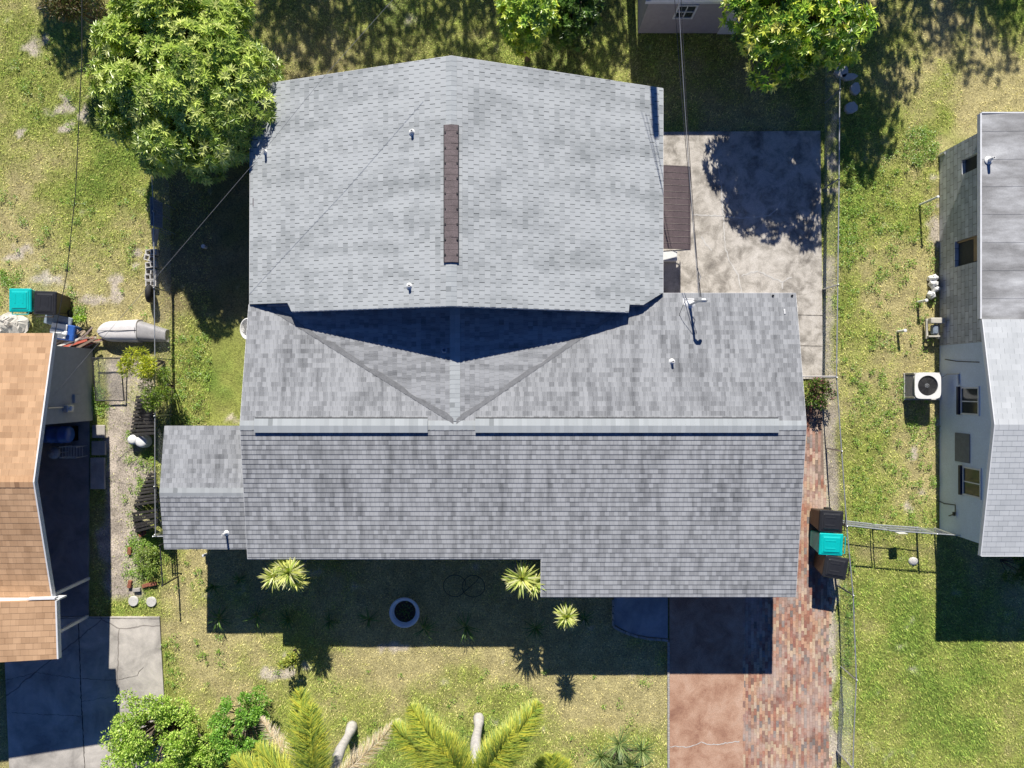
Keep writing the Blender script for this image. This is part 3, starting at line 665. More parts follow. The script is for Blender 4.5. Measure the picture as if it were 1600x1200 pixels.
# ------------------------------------------------------------------ left neighbour: tan roof house with carport
lh = thing('tan_roof_house', 'neighbour house with tan shingle roof and open carport at the left edge', 'house', G(-720, 120))
mb = MB(); ZL = 3.62; YLr = 131; pL = (0, g2(0, YLr)[1], ZL)
XLH = -640
f1 = roof_plane(mb, [g2(XLH, YLr), g2(XLH, -71), g2(-1150, -71), g2(-1150, YLr)], pL, (0, -.205), .19, .007)
f2 = roof_plane(mb, [g2(XLH, YLr), g2(XLH, 302), g2(-1150, 302), g2(-1150, YLr)], pL, (0, .23), .19, .007)
ex = (g2(-624, 0)[0], g2(0, 337)[1], 3.1)
fx = roof_plane(mb, [g2(-624, 296), g2(-624, 377), g2(-1150, 390), g2(-1150, 296)], ex, (-.10, .05), .19, .007, updir=(0, 1))
mb.build('roof', M['tan_shingle'], lh)
mb = MB(); capstrip(mb, (*g2(XLH, YLr), ZL), (*g2(-1150, YLr), ZL), .17, .21, .012); mb.build('ridge_cap', M['tan_cap'], lh)
mb = MB()
def Zt(x, y, f): p = g2(x, y); return (p[0], p[1], f(p))
board(mb, Zt(XLH, YLr, f1), Zt(XLH, -71, f1), .16, .045, (1, 0), .012); board(mb, Zt(XLH, YLr, f2), Zt(XLH, 302, f2), .16, .045, (1, 0), .012)
board(mb, Zt(-624, 296, fx), Zt(-624, 377, fx), .16, .05, (1, 0), .012); board(mb, Zt(-624, 294, fx), Zt(-660, 294, fx), .18, .05, (0, 1), .02)
mb.build('fascia', M['white_trim'], lh)
mb = MB()
mb.prism([g2(-655, -55), g2(-655, 57), g2(-1140, 57), g2(-1140, -55)], 0, 2.55); mb.prism([g2(-860, 57.5), g2(-860, 360), g2(-1140, 360), g2(-1140, 57.5)], 0, 2.4)
mb.build('wall', M['grey_wall'], lh)
for i, (x, y) in enumerate([(-660, 303), (-662, 362)]):
    mb = MB(); q = g2(x, y); mb.box((q[0], q[1], 1.25 if i == 0 else 1.3), (.1, .1, 2.4 if i == 0 else 2.5), bev=.01); mb.build('post', M['white_trim'], lh)
A, B = g2(-626, 297), g2(-1150, 297); mb = MB(); tops = [fx(A) - .128, fx(B) - .128]; i = mb.vs([(A[0], A[1], 2.5), (B[0], B[1], 2.5), (B[0], B[1], tops[1]), (A[0], A[1], tops[0]), (A[0], A[1]-.05, 2.5), (B[0], B[1]-.05, 2.5), (B[0], B[1]-.05, tops[1]), (A[0], A[1]-.05, tops[0])])  # hidden board added between the two roofs to block sun through the gap
mb.f += [(i, i+1, i+2, i+3), (i+7, i+6, i+5, i+4), (i, i+3, i+7, i+4), (i+3, i+2, i+6, i+7), (i+1, i+5, i+6, i+2), (i, i+4, i+5, i+1)]; mb.c += [None]*6; mb.build('sun_gap_board', M['white_trim'], lh)
q = g2(-655, 36); mb = MB(); mb.box((q[0]+.08, q[1], 1.5), (.16, .24, .36), bev=.02); mo = mb.build('electric_meter', M['galv'], lh)
mb = MB(); mb.lathe((0, 0, 0), [(.0, 0), (.085, 0), (.085, .06), (.06, .08), (0, .08)], 16)
mm = np.concatenate(mb.v); mb.v = [np.stack([mm[:, 2] + q[0] + .16, mm[:, 1] + q[1], mm[:, 0] + 1.52], 1)]; mb.build('dial', M['white_plastic'], mo)
mb = MB(); mb.tube([(q[0]+.05, q[1]+.05, 1.7), (q[0]+.05, q[1]+.05, 2.5)], .025, 8); mb.build('conduit', M['galv'], lh)
q = g2(-655, 22); mb = MB(); mb.box((q[0]+.04, q[1], 1.0), (.08, .3, .3), bev=.01); mb.build('hatch', M['grey_wall'], lh)
# barrel smoker / drum, small grill
q = P(88, 679, .75)
dr_ = thing('barrel_drum', 'blue plastic drum lying on its side in the open carport', 'drum', (q[0], q[1], .054))
mb = MB(); prof = [(0, -.46), (.25, -.46), (.28, -.42), (.285, -.2), (.3, -.18), (.285, -.16), (.285, .16), (.3, .18), (.285, .2), (.28, .42), (.25, .46), (0, .46)]
mb.lathe((0, 0, 0), prof, 24); mm = np.concatenate(mb.v); mb.v = [np.stack([mm[:, 2]+q[0], mm[:, 1]+q[1], mm[:, 0]+.72], 1)]; mb.build('barrel', M['blue_plastic'], dr_, smooth=True)
for sx in (-.3, .3):
    mb = MB(); mb.box((q[0]+sx, q[1], .25), (.06, .5, .4)); mb.build('cradle', M['wood'], dr_)
q = P(82, 708, .6); gl_ = thing('kettle_grill', 'round kettle grill with pale lid standing beside the blue drum', 'grill', (q[0], q[1], .054))
mb = MB(); mb.lathe((q[0], q[1], .5), [(0, -.16), (.12, -.14), (.2, -.05), (.22, 0), (0, 0)], 20); mb.build('bowl', M['dark'], gl_, smooth=True)
mb = MB(); mb.lathe((q[0], q[1], .505), [(.22, 0), (.19, .08), (.1, .15), (0, .17)], 20); mb.tube([(q[0]-.05, q[1], .67), (q[0], q[1], .72), (q[0]+.05, q[1], .67)], .012, 6); mb.build('lid', M['steel_sheet'], gl_, smooth=True)
for k in range(3):
    aa = k*2.1; mb = MB(); mb.tube([(q[0]+.1*math.cos(aa), q[1]+.1*math.sin(aa), .36), (q[0]+.2*math.cos(aa), q[1]+.2*math.sin(aa), .055)], .012, 6); mb.build('leg', M['galv'], gl_)
q = P(112, 706, .5); mb = MB()
for dx in (-.28, .28):
    for dy in (-.18, .18): mb.tube([(q[0]+dx, q[1]+dy, .055), (q[0]+dx, q[1]+dy, .7)], .014, 6)
for z in (.35, .7):
    for dx in np.linspace(-.28, .28, 7): mb.tube([(q[0]+dx, q[1]-.2, z), (q[0]+dx, q[1]+.2, z)], .006, 4)
    for dy in (-.19, .19): mb.tube([(q[0]-.3, q[1]+dy, z), (q[0]+.3, q[1]+dy, z)], .01, 4)
tag(mb.build('wire_rack', M['galv']), 'low metal wire rack standing right of the kettle grill in the carport', 'rack')

# ------------------------------------------------------------------ right neighbour
rh = thing('white_house', 'white neighbour house with pale shingle gable and grey flat roof at the right edge', 'house', G(860, 0))
mb = MB(); ZRr = 3.34; YRr = 55; pR = (0, g2(0, YRr)[1], ZRr)
a1 = roof_plane(mb, [g2(654, YRr), g2(1150, YRr), g2(1150, -90), g2(654, -90)], pR, (0, -.175), .17, .005)
a2 = roof_plane(mb, [g2(654, YRr), g2(1150, YRr), g2(1150, 239.5), g2(654, 239.5)], pR, (0, .155), .17, .006)
mb.build('roof', M['white_shingle'], rh)
m, nt_, b_ = new_mat('rolled_roof'); M['rolled'] = m; v = objco(nt_, (.5, 1.6, 1)); n_ = noise(nt_, v, 1.0, 6, .65); f_ = noise(nt_, objco(nt_), 30, 4, .8)
c_ = ramp(nt_, n_, [(.3, (.17, .17, .17)), (.46, (.28, .28, .28)), (.6, (.42, .425, .43)), (.75, (.6, .61, .61))]); c_ = mixc(nt_, 1.0, c_, ramp(nt_, f_, [(.3, .8), (.7, 1.1)]), 'MULTIPLY')
nt_.links.new(c_, b_.inputs['Base Color']); b_.inputs['Roughness'].default_value = .85; bump(nt_, b_, f_, .3, .01)
mb = MB(); ylist = [-377, -352, -313, -275, -236, -197, -158, -119, -89.6]
for ya_, yb_ in zip(ylist[:-1], ylist[1:]):
    x0, x1 = 654, 1150
    pts = [(x0, ya_), (x1, ya_), (x1, yb_), (x0, yb_)]; zz_ = [2.70 + (x-654)/S*.03 for x, _ in pts]; up_ = [.0, .0, .006, .006]
    top = [(*g2(x, y), z+u) for (x, y), z, u in zip(pts, zz_, up_)]; bot = [(p_[0], p_[1], p_[2]-.14) for p_ in top]
    i = mb.vs(top + bot)
    mb.f += [(i+3, i+2, i+1, i), (i+4, i+5, i+6, i+7)] + [(i+j, i+(j+1) % 4, i+4+(j+1) % 4, i+4+j) for j in range(4)]; mb.c += [None]*6
fl = mb.build('roof', M['rolled'], rh)
mb = MB()
board(mb, Zt(654, YRr, a1), Zt(654, -90, a1), .13, .03, (-1, 0), .012); board(mb, Zt(654, YRr, a2), Zt(654, 239.5, a2), .13, .03, (-1, 0), .012); board(mb, Zt(654, 239.5, a2), Zt(1150, 239.5, a2), .13, .02, (0, -1), .008)
board(mb, (*g2(654, -377), 2.73), (*g2(654, -91), 2.73), .15, .05, (-1, 0)); board(mb, (*g2(654, -377), 2.73), (*g2(1150, -377), 2.73), .15, .04, (0, 1))
mb.build('fascia', M['white_trim'], rh)
m, nt_, b_ = new_mat('block_wall'); M['block_wall'] = m
tc = nt_.nodes.new('ShaderNodeTexCoord'); sp_ = nt_.nodes.new('ShaderNodeSeparateXYZ'); nt_.links.new(tc.outputs['Object'], sp_.inputs[0]); cb = nt_.nodes.new('ShaderNodeCombineXYZ')
nt_.links.new(sp_.outputs[1], cb.inputs[0]); nt_.links.new(sp_.outputs[2], cb.inputs[1])
bk = nt_.nodes.new('ShaderNodeTexBrick'); nt_.links.new(cb.outputs[0], bk.inputs[0]); bk.inputs['Scale'].default_value = 1; bk.inputs['Brick Width'].default_value = .4; bk.inputs['Row Height'].default_value = .2
bk.inputs['Mortar Size'].default_value = .008; bk.inputs['Color1'].default_value = (.66, .68, .70, 1); bk.inputs['Color2'].default_value = (.50, .52, .54, 1); bk.inputs['Mortar'].default_value = (.22, .21, .2, 1)
nt_.links.new(mixc(nt_, 1.0, bk.outputs[0], ramp(nt_, noise(nt_, tc.outputs['Object'], 3, 5), [(.3, .75), (.7, 1.1)]), 'MULTIPLY'), b_.inputs['Base Color']); b_.inputs['Roughness'].default_value = .9; bump(nt_, b_, bk.outputs[1], -.6, .01)
mb = MB(); wy = [(-360, None), (-355, None)]
WX = 668/S
# block wall with two openings (real holes): pieces
def zat_wall(px): return H*(1 - 668/(px-800))
def wall_piece(mb, y0, y1, z0, z1, x0=WX, t=.2): mb.box((x0+t/2, (-(y0+y1)/2)/S, (z0+z1)/2), (t, abs(y1-y0)/S, z1-z0))
holes = [(1503, 1525, 245, 268), (1492, 1527, 372, 413)]; hb = []
for (xa, xb, ya_, yb_) in holes:
    za, zb2 = zat_wall(xa), zat_wall(xb); k = 668/((xa+xb)/2-800); hb.append((za, zb2 + .05, (ya_-600)*k, (yb_-600)*k))
yc = -360
for (za, zb2, y0, y1) in hb:
    wall_piece(mb, yc, y0, 0, 2.52); wall_piece(mb, y0, y1, 0, za); wall_piece(mb, y0, y1, zb2, 2.52); yc = y1
wall_piece(mb, yc, -60, 0, 2.52)
mb.prism([g2(668+9, -360), g2(1140, -360), g2(1140, -351.5), g2(668+9, -351.5)], 0, 2.52); mb.build('block_wall', M['block_wall'], rh)
M['infill'] = plain('infill', (.05, .055, .06), .8)
for (za, zb2, y0, y1) in hb: MB().box((WX+.14, -(y0+y1)/2/S, (za+zb2)/2), (.03, (y1-y0)/S, zb2-za)).build('opening_back', M['infill'], rh)
mb = MB()
for (za, zb2, y0, y1) in hb[1:]:
    mb.box((WX+.1, -y0/S-.04, (za+zb2)/2), (.06, .05, zb2-za)); mb.box((WX+.08, -(y0+y1)/2/S, zb2-.18), (.03, (y1-y0)/S-.1, .3))
mb.build('board', plain('ply', (.38, .27, .16), .8), rh)
mb = MB(); mb.prism([g2(668, -59.8), g2(1140, -59.8), g2(1140, 228), g2(668, 228)], 0, 2.5)
# gable infill under the shingle roof
i = mb.vs([(WX, -(-59.8)/S, 2.5), (WX, -YRr/S, 3.15), (WX, -228/S, 2.5), (WX+.2, -(-59.8)/S, 2.5), (WX+.2, -YRr/S, 3.15), (WX+.2, -228/S, 2.5)])
mb.f += [(i, i+1, i+2), (i+5, i+4, i+3), (i, i+3, i+4, i+1), (i+1, i+4, i+5, i+2)]; mb.c += [None]*4
mb.build('wall', M['white_wall'], rh)
for (xa, xb, ya_, yb_) in [(1503, 1530, 606, 647), (1506, 1533, 732, 775)]:
    za, zb2 = zat_wall(xa), zat_wall(xb); k = 668/((xa+xb)/2-800); y0, y1 = (ya_-600)*k, (yb_-600)*k; cy = -(y0+y1)/2/S; hgt = zb2-za; wdt = (y1-y0)/S
    mb = MB(); x = WX-.012
    for z in (za, zb2): mb.box((x, cy, z), (.05, wdt+.1, .05))
    for yy in (cy-wdt/2, cy+wdt/2): mb.box((x, yy, (za+zb2)/2), (.05, .05, hgt-.052))
    mb.box((x, cy-wdt*.02, (za+zb2)/2), (.045, .035, hgt-.052)); wo = mb.build('window', M['white_trim'], rh)
    mb = MB(); mb.box((WX-.002, cy, (za+zb2)/2), (.02, wdt, hgt)); mb.build('pane', M['glass'], wo)
    mb = MB(); mb.box((WX-.05, cy, za-.1), (.09, wdt+.08, .11)); mb.build('sill', plain('navy', (.012, .02, .05), .6), wo)
za, zb2 = zat_wall(1493), zat_wall(1516); k = 668/704; mb = MB(); mb.box((WX-.01, -((699.5-600)*k)/S, (za+zb2)/2), (.03, 45*k/S, zb2-za)); mb.build('grey_panel', plain('panel', (.17, .19, .22), .7), rh)
mb = MB()
mb.tube([(WX-.02, P(1472, 562)[1], .35), (WX-.03, P(1472, 566)[1], 1.0), (WX-.03, P(1500, 566, 1.1)[1], 1.6), (WX-.02, P(1535, 566, 2.1)[1], 2.15)], .014, 6); mb.build('cable', M['wire'], rh)
mb = MB(); y = P(1480, 585)[1]; mb.tube([(WX-.2, P(1470, 590)[1], .45), (WX-.04, y, .5), (WX-.03, y, 1.15)], .014, 6); mb.tube([(WX-.03, y, 1.1), (WX-.03, y-.35, 1.12)], .03, 6); mb.build('conduit', M['galv'], rh)
mb = MB(); pts = [P(1465, 783, .05), P(1478, 787, .35), P(1493, 789, .95), P(1493, 803, .95), P(1482, 806, .6)]
pts = [np.array([WX-.04, p_[1], p_[2]]) for p_ in pts]; mb.tube(pts, .016, 6); mb.box(pts[3]+[-.03, 0, -.02], (.06, .12, .08)); mb.build('gas_pipe', M['dark'], rh)
vp = P(1554, 246, 3.0); mb = MB(); mb.lathe((vp[0], vp[1], 2.72), [(0, 0), (.13, 0), (.12, .02), (.06, .05), (.045, .28), (.03, .28), (.03, .1), (0, .1)], 16); mb.box((vp[0]+.02, vp[1]-.1, 2.755), (.01, .01, .012)); mb.build('vent_pipe', M['white_plastic'], rh)

# top shed / neighbour with window
sh = thing('stucco_outbuilding', 'purple grey stucco building with a white framed window at the top edge', 'building', G(280, -640))
mb = MB(); YW = -548
mb.prism([g2(197, YW), g2(470, YW), g2(470, -900), g2(197, -900)], 0, 2.42); mb.build('wall', M['stucco'], sh)
mb = MB(); mb.prism([g2(188, -538.5), g2(482, -538.5), g2(482, -910), g2(188, -910)], 2.42, 2.56); mb.build('roof', M['white_shingle'], sh)
mb = MB(); mb.box((335/S, 538.5/S-.012, 2.46), (294/S, .022, .17)); mb.build('fascia', M['white_trim'], sh)
yw = 548/S
def zs_(py): return H*(1 - 548/(600-py))
xa, xb = 1070-800, 0; k = 548/583; z0, z1 = zs_(27), zs_(7); cxw = (1071-800)*k/S; ww = 29*k/S
mb = MB(); 
for z in (z0, z1): mb.box((cxw, yw-.02, z), (ww+.06, .06, .06))
for x in (cxw-ww/2, cxw+ww/2): mb.box((x, yw-.02, (z0+z1)/2), (.06, .06, z1-z0-.06))
mb.box((cxw, yw-.02, (z0+z1)/2), (.03, .05, z1-z0-.06)); mb.box((cxw, yw-.019, (z0+z1)/2), (ww-.06, .05, .03))
wo = mb.build('window', M['white_trim'], sh); mb = MB(); mb.box((cxw, yw-.002, (z0+z1)/2), (ww, .02, z1-z0)); mb.build('pane', M['glass'], wo)
mb = MB(); mb.box((337/S, yw-.02, 1.0), (28/S*1.2, .05, 1.95)); mb.build('door', M['white_trim'], sh)

# ------------------------------------------------------------------ fences
def chain(mb, a, b, h, sp=.11, r=.0022, z0=.03):
    """diamond wire ribbons between ground points a and b"""
    a = np.array(a[:2]); b = np.array(b[:2]); L = np.linalg.norm(b-a); d = (b-a)/L; n = int(L/sp)
    nn = np.array([-d[1], d[0]])
    Q = []
    for k in range(-int(h/sp), n):
        for s in (1, -1):
            t0, t1 = k*sp, k*sp + h
            za, zb_ = (z0, z0+h) if s > 0 else (z0+h, z0)
            u0 = max(0, t0); u1 = min(L, t1)
            if u1 <= u0: continue
            w0 = za + (zb_-za)*(u0-t0)/h; w1 = za + (zb_-za)*(u1-t0)/h
            p = np.array([*(a+d*u0), w0]); q = np.array([*(a+d*u1), w1]); o1 = np.array([*(nn*r), 0]); 
            Q.append([p-o1, q-o1, q+o1, p+o1]); o2 = np.array([*(d*r*.7), r*.7*(-s)]); Q.append([p-o2, q-o2, q+o2, p+o2])
    if Q: mb.quads(np.array(Q), [None]*len(Q))
def fence(name, label, tops, h, posts=None, mesh=True, mat='galv', r=.02, group=None, wm=None):
    pts = [P(x, y, h) for x, y in tops]; root = thing(name, label, 'fence', (pts[0][0], pts[0][1], 0), group)
    mb = MB(); mb.tube(pts, r, 8); mb.build('top_rail', M[mat], root)
    for (x, y) in (posts or tops):
        p = P(x, y, h); mb = MB(); mb.tube([(p[0], p[1], 0), (p[0], p[1], h+.03)], r*1.35, 8); mb.lathe((p[0], p[1], h+.03), [(r*1.6, 0), (r*1.2, .03), (0, .045)], 8); mb.build('post', M[mat], root)
    if mesh:
        mb = MB()
        for a, b in zip(pts[:-1], pts[1:]): chain(mb, a, b, h-.04)
        mb.build('wire_mesh', wm or M[mat], root)
    return root
fr = fence('chain_link_fence', 'long galvanised chain link fence between the main house and the right lawn', [(1313, 60), (1312, 140), (1311, 280), (1309, 445), (1307, 590), (1315, 705), (1323, 822), (1333, 930), (1338, 1062), (1334, 1150), (1331, 1260)], 1.15, [(1313, 60), (1312, 140), (1310, 280), (1309, 445), (1307, 590), (1315, 705), (1323, 822), (1333, 930), (1338, 1062), (1332, 1200)], mat='galv')
fence('chain_link_fence', 'short rusty railed fence panel from the house corner to the long right fence', [(1252, 588), (1307, 588)], 1.12, [(1254, 588)], mat='palm_bark')
fl_ = fence('chain_link_fence', 'thin railed chain link fence dividing the left lawn from the main house yard', [(236, 250), (240, 330), (241, 450), (242, 560), (242, 650), (242, 760), (243, 835)], 1.2, [(236, 250), (240, 330), (241, 450), (242, 560), (242, 650), (242, 760), (243, 835)], mat='galv', r=.017)
fence('chain_link_fence', 'short fence end joining the left fence to the small side roof corner', [(240, 838), (256, 838)], 1.15, [(240, 838)])
fence('chain_link_fence', 'low chain link fence in front of the shaded side yard, south of the small roof', [(250, 852), (254, 915)], 1.1, None, mat='dark', r=.02)
# double gate on the right
def gate_leaf(label, a, b, h=1.15, sign=False):
    pa, pb = P(*a, h), P(*b, h); root = thing('gate', label, 'gate', (pa[0], pa[1], 0), 'chain link gate leaves')
    z0 = .12; fr2 = [pa, pb, np.array([pb[0], pb[1], z0]), np.array([pa[0], pa[1], z0]), pa]; mb = MB()
    for p, q in zip(fr2[:-1], fr2[1:]): mb.tube([p, q], .021, 8)
    m_ = .6; mb.tube([(pa[0], pa[1], m_), (pb[0], pb[1], m_)], .014, 6); mb.build('frame', M['galv'], root)
    mb = MB(); chain(mb, pa, pb, h-.16, .08, z0=z0); mb.build('wire_mesh', M['galv'], root)
    return root
gate_leaf('left chain link gate leaf reaching from the long right fence to the middle latch', (1325, 821), (1386, 828))
gr2 = gate_leaf('right chain link gate leaf with a small square sign beside the middle latch', (1390, 829), (1462, 834))
p = P(1410, 832, .7); mb = MB(); mb.box((p[0], p[1]-.03, .62), (.30, .012, .3)); mb.build('sign', M['white_plastic'], gr2)
fence('chain_link_fence', 'short chain link panel between the gate and the corner of the white house', [(1463, 834), (1508, 837)], 1.15, [(1463, 834), (1492, 836)])
# left side gate frame (dark) standing in the path
root = thing('gate', 'dark framed chain link gate beside the grey meter wall', 'gate', P(170, 560), 'chain link gate leaves'); mb = MB()
for z in (0,):
    q = [P(150, 560, .12), P(194, 560, .12), P(194, 626, .12), P(150, 626, .12)]
    # gate lies tilted on the ground, propped on blocks
    q[0][2] = q[1][2] = .35; q = q + [q[0]]
for a, b in zip(q[:-1], q[1:]): mb.tube([a, b], .022, 8)
mb.tube([q[3]+[0, 0, 0], q[3]+[-.02, 0, -.1]], .02, 6); mb.tube([q[1], q[1]-[0, 0, .35]], .02, 6); mb.tube([q[0], q[0]-[0, 0, .35]], .02, 6); mb.build('frame', M['dark'], root)
mb = MB(); A, Bb, Cc, D = [np.array(t) for t in q[:4]]; Q = []
for k in range(-16, 24):
    for s in (1, -1):
        t0, t1 = k/16, k/16 + 1.0; u0, u1 = max(0, t0), min(1, t1)
        if u1 <= u0: continue
        f = lambda u: (A + (Bb-A)*u) if False else None
        v0, v1 = (u0-t0), (u1-t0)
        if s < 0: v0, v1 = 1-v0, 1-v1
        pt = lambda u, v: (A*(1-u)+Bb*u)*(1-v) + (D*(1-u)+Cc*u)*v
        p_, q_ = pt(u0, v0), pt(u1, v1); o1 = np.array([.004, 0, 0]); Q.append([p_-o1, q_-o1, q_+o1, p_+o1])
mb.quads(np.array(Q), [None]*len(Q)); mb.build('wire_mesh', M['galv'], root)

# black picket fence panels leaning by the left fence
def picket(label, px, py, w, hgt, rz, tilt, n, group='black picket panels'):
    root = thing('picket_panel', label, 'fence panel', P(px, py), group); ca, sa = math.cos(rz), math.sin(rz)
    def tf(x, z, y=0):   # panel coordinates -> world
        yy = y*math.cos(tilt) - z*math.sin(tilt); z2 = z*math.cos(tilt) + y*math.sin(tilt) + .03
        o_ = P(px, py); return np.array([o_[0] + x*ca - yy*sa, o_[1] + x*sa + yy*ca, z2])
    mb = MB()
    for k in range(n):
        x = -w/2 + w*(k+.5)/n; hh = hgt*rng.uniform(.96, 1.03); bw_ = w/n*.42; t = .018
        pts = [tf(x+sx*bw_, z, sy*t) for z in (0, hh) for (sx, sy) in ((-1, -1), (1, -1), (1, 1), (-1, 1))]
        i = mb.vs(pts); mb.f += [(i, i+3, i+2, i+1), (i+4, i+5, i+6, i+7)] + [(i+j, i+(j+1) % 4, i+4+(j+1) % 4, i+4+j) for j in range(4)]; mb.c += [None]*6
    mb.build('picket', M['black_wood'], root)
    for z in (.2*hgt, .8*hgt): 
        mb = MB(); mb.tube([tf(-w/2, z, .045), tf(w/2, z, .045)], .03, 4); mb.build('rail', M['black_wood'], root)
def picket2(label, f0, f1, t0, t1, ht, n):
    F0, F1, T0, T1 = P(*f0, .05), P(*f1, .05), P(*t0, ht), P(*t1, ht)
    root = thing('picket_panel', label, 'fence panel', F0, 'black picket panels'); nn_ = np.cross(F1-F0, T0-F0); nn_ = nn_/np.linalg.norm(nn_)*.018
    mb = MB()
    for k in range(n):
        u0, u1 = (k+.12)/n, (k+.80)/n; e = rng.uniform(-.03, .03); j_ = rng.normal(0, .006, 3)
        pts = [F0+(F1-F0)*u0, F0+(F1-F0)*u1, (T0+(T1-T0)*u1)*(1+e) - (F0+(F1-F0)*u1)*e, (T0+(T1-T0)*u0)*(1+e) - (F0+(F1-F0)*u0)*e]; pts = [p_ + j_ for p_ in pts]
        i = mb.vs([p_ - nn_ for p_ in pts] + [p_ + nn_ for p_ in pts]); mb.f += [(i, i+3, i+2, i+1), (i+4, i+5, i+6, i+7)] + [(i+q, i+(q+1) % 4, i+4+(q+1) % 4, i+4+q) for q in range(4)]; mb.c += [None]*6
    mb.build('picket', M['black_wood'], root)
    for v in (.18, .82): MB().tube([F0+(T0-F0)*v + nn_*2.5, F1+(T1-F1)*v + nn_*2.5], .032, 4).build('rail', M['black_wood'], root)
picket2('black slatted panel leaning under the yellow shrub beside the left path', (203, 681), (214, 617), (242, 679), (242, 618), 1.05, 11)
picket2('black slatted panel leaning halfway down the left path, below the white buckets', (208, 792), (233, 738), (247, 786), (243, 738), 1.05, 9)
picket2('black slatted panel leaning lowest of the three by the left path', (212, 833), (206, 800), (247, 823), (246, 794), 1.0, 6)

# ------------------------------------------------------------------ wheelie bins
def bin_(label, px, py, rz, col, bodycol, z=0.0, handle=True):
    p = P(px, py, 1.08); root = thing('wheelie_bin', label, 'trash bin', (p[0], p[1], z), 'wheelie bins'); ca, sa = math.cos(rz), math.sin(rz)
    def T(x, y, zz): return np.array([p[0] + x*ca - y*sa, p[1] + x*sa + y*ca, z + zz])
    mb = MB(); mb.box(T(0.02, 0, .52), (.58, .54, .94), rz, top=(1.28, 1.28), bev=.03)
    mb.box(T(0, 0, .975), (.78, .73, .05), rz, bev=.015); mb.build('body', M[bodycol], root)
    mb = MB()
    for k in range(7): mb.box(T(.335+.0, -.24+.08*k, .62), (.03, .022, .56), rz, M=None)
    mb.build('rib', M[bodycol], root)
    mb = MB(); mb.box(T(0.0, 0, 1.03), (.80, .75, .055), rz, top=(.97, .97), bev=.02); mb.box(T(.0, 0, 1.075), (.66, .60, .05), rz, top=(.86, .86), bev=.02)
    for s in (-1, 1): mb.box(T(.05, s*.13, 1.10), (.34, .05, .016), rz, bev=.005)
    mb.build('lid', M[col], root)
    mb = MB(); mb.tube([T(-.38, -.28, 1.0), T(-.47, -.28, 1.03), T(-.47, .28, 1.03), T(-.38, .28, 1.0)], .018, 6); mb.build('handle', M[bodycol], root)
    for s in (-1, 1):
        mb = MB(); c = T(-.26, s*.3, .13); aa = np.linspace(0, 2*math.pi, 18, endpoint=False); sdv = np.array([-sa, ca, 0]); fwd = np.array([ca, sa, 0])
        ring = [[c + fwd*.13*math.cos(t) + np.array([0, 0, 1])*.13*math.sin(t) + sdv*o_ for t in aa] for o_ in (-.03, .03)]
        i = mb.vs(np.array(ring).reshape(-1, 3)); n = 18
        mb.f += [(i+j, i+(j+1) % n, i+n+(j+1) % n, i+n+j) for j in range(n)] + [tuple(i+j for j in reversed(range(n))), tuple(i+n+j for j in range(n))]; mb.c += [None]*(n+2); mb.build('wheel', M['rubber'], root)
    return root
bin_('black lidded wheelie bin above the teal one beside the brick strip', 1299, 815, R(176), 'lid_black', 'bin_brown', .03)
bin_('teal wheelie bin standing between two black bins beside the brick strip', 1299, 851, R(177), 'teal', 'teal', .03)
bin_('black lidded wheelie bin below the teal one beside the brick strip', 1306, 887, R(170), 'lid_black', 'bin_brown', .03)
bin_('teal wheelie bin at the far left above the tan roof', 30, 469, R(90), 'teal', 'teal')
bin_('black wheelie bin right of the teal one above the tan roof', 69, 473, R(88), 'lid_black', 'bin_brown')
o = MB(); q = P(30, 465, 1.12); 
# junk near the bins
q = P(92, 505, .55); root = thing('storage_tub', 'blue plastic tub with white lids stacked above the tan roof corner', 'tub', (q[0], q[1], 0))
mb = MB(); mb.box((q[0]+.1, q[1]-.3, .25), (.7, .5, .5), R(-8), top=(1.1, 1.1), bev=.03); mb.build('tub', M['blue_plastic'], root)
mb = MB(); mb.box((q[0]-.02, q[1]-.25, .53), (.55, .5, .05), R(-10), bev=.02); mb.box((q[0]+.02, q[1]-.3, .60), (.6, .14, .06), R(-10), bev=.02); mb.build('lid', M['white_plastic'], root)
mb = MB(); mb.box((q[0]-.1, q[1]+.1, .42), (.95, .4, .08), R(-14), bev=.02); mb.build('sheet', M['steel_sheet'], root)
q = P(6, 506, .5); mb = MB()
for k in range(5):
    c = (q[0]-.2+.12*k+rng.uniform(-.1, .1), q[1]+rng.uniform(-.15, .15), .0); mb.lathe(c, [(.0, 0), (.3, .02), (.36, .2), (.28, .42-.05*k), (.12, .55-.06*k), (0, .56-.06*k)], 11, sx=rng.uniform(.8, 1.2), sy=rng.uniform(.7, 1), rz=k)
mb.v = [v_ + rng.normal(0, .03, v_.shape) for v_ in mb.v]
tag(mb.build('tarp_bundle', plain('tarp', (.62, .58, .52), .7, var=.2)), 'lumpy off white tarp bundle below the teal bin at the left edge', 'tarp')
# lumber pile
mb = MB(); cl = [(.45, .36, .27), (.34, .26, .19), (.22, .16, .12), (.5, .12, .08), (.6, .57, .52), (.28, .22, .2), (.15, .11, .09)]
for k in range(34):
    c = P(rng.uniform(98, 136), rng.uniform(524, 546), .2); rz_ = R(rng.uniform(8, 48)); L = rng.uniform(.6, 1.3)
    mb.box((c[0], c[1], rng.uniform(.04, .42)), (L, rng.uniform(.03, .09), .03), rz_, tuple(np.array(cl[rng.integers(7)])))
tag(mb.build('lumber_pile', M['wood']), 'heap of old boards and sticks beside the tan roof corner', 'lumber pile')
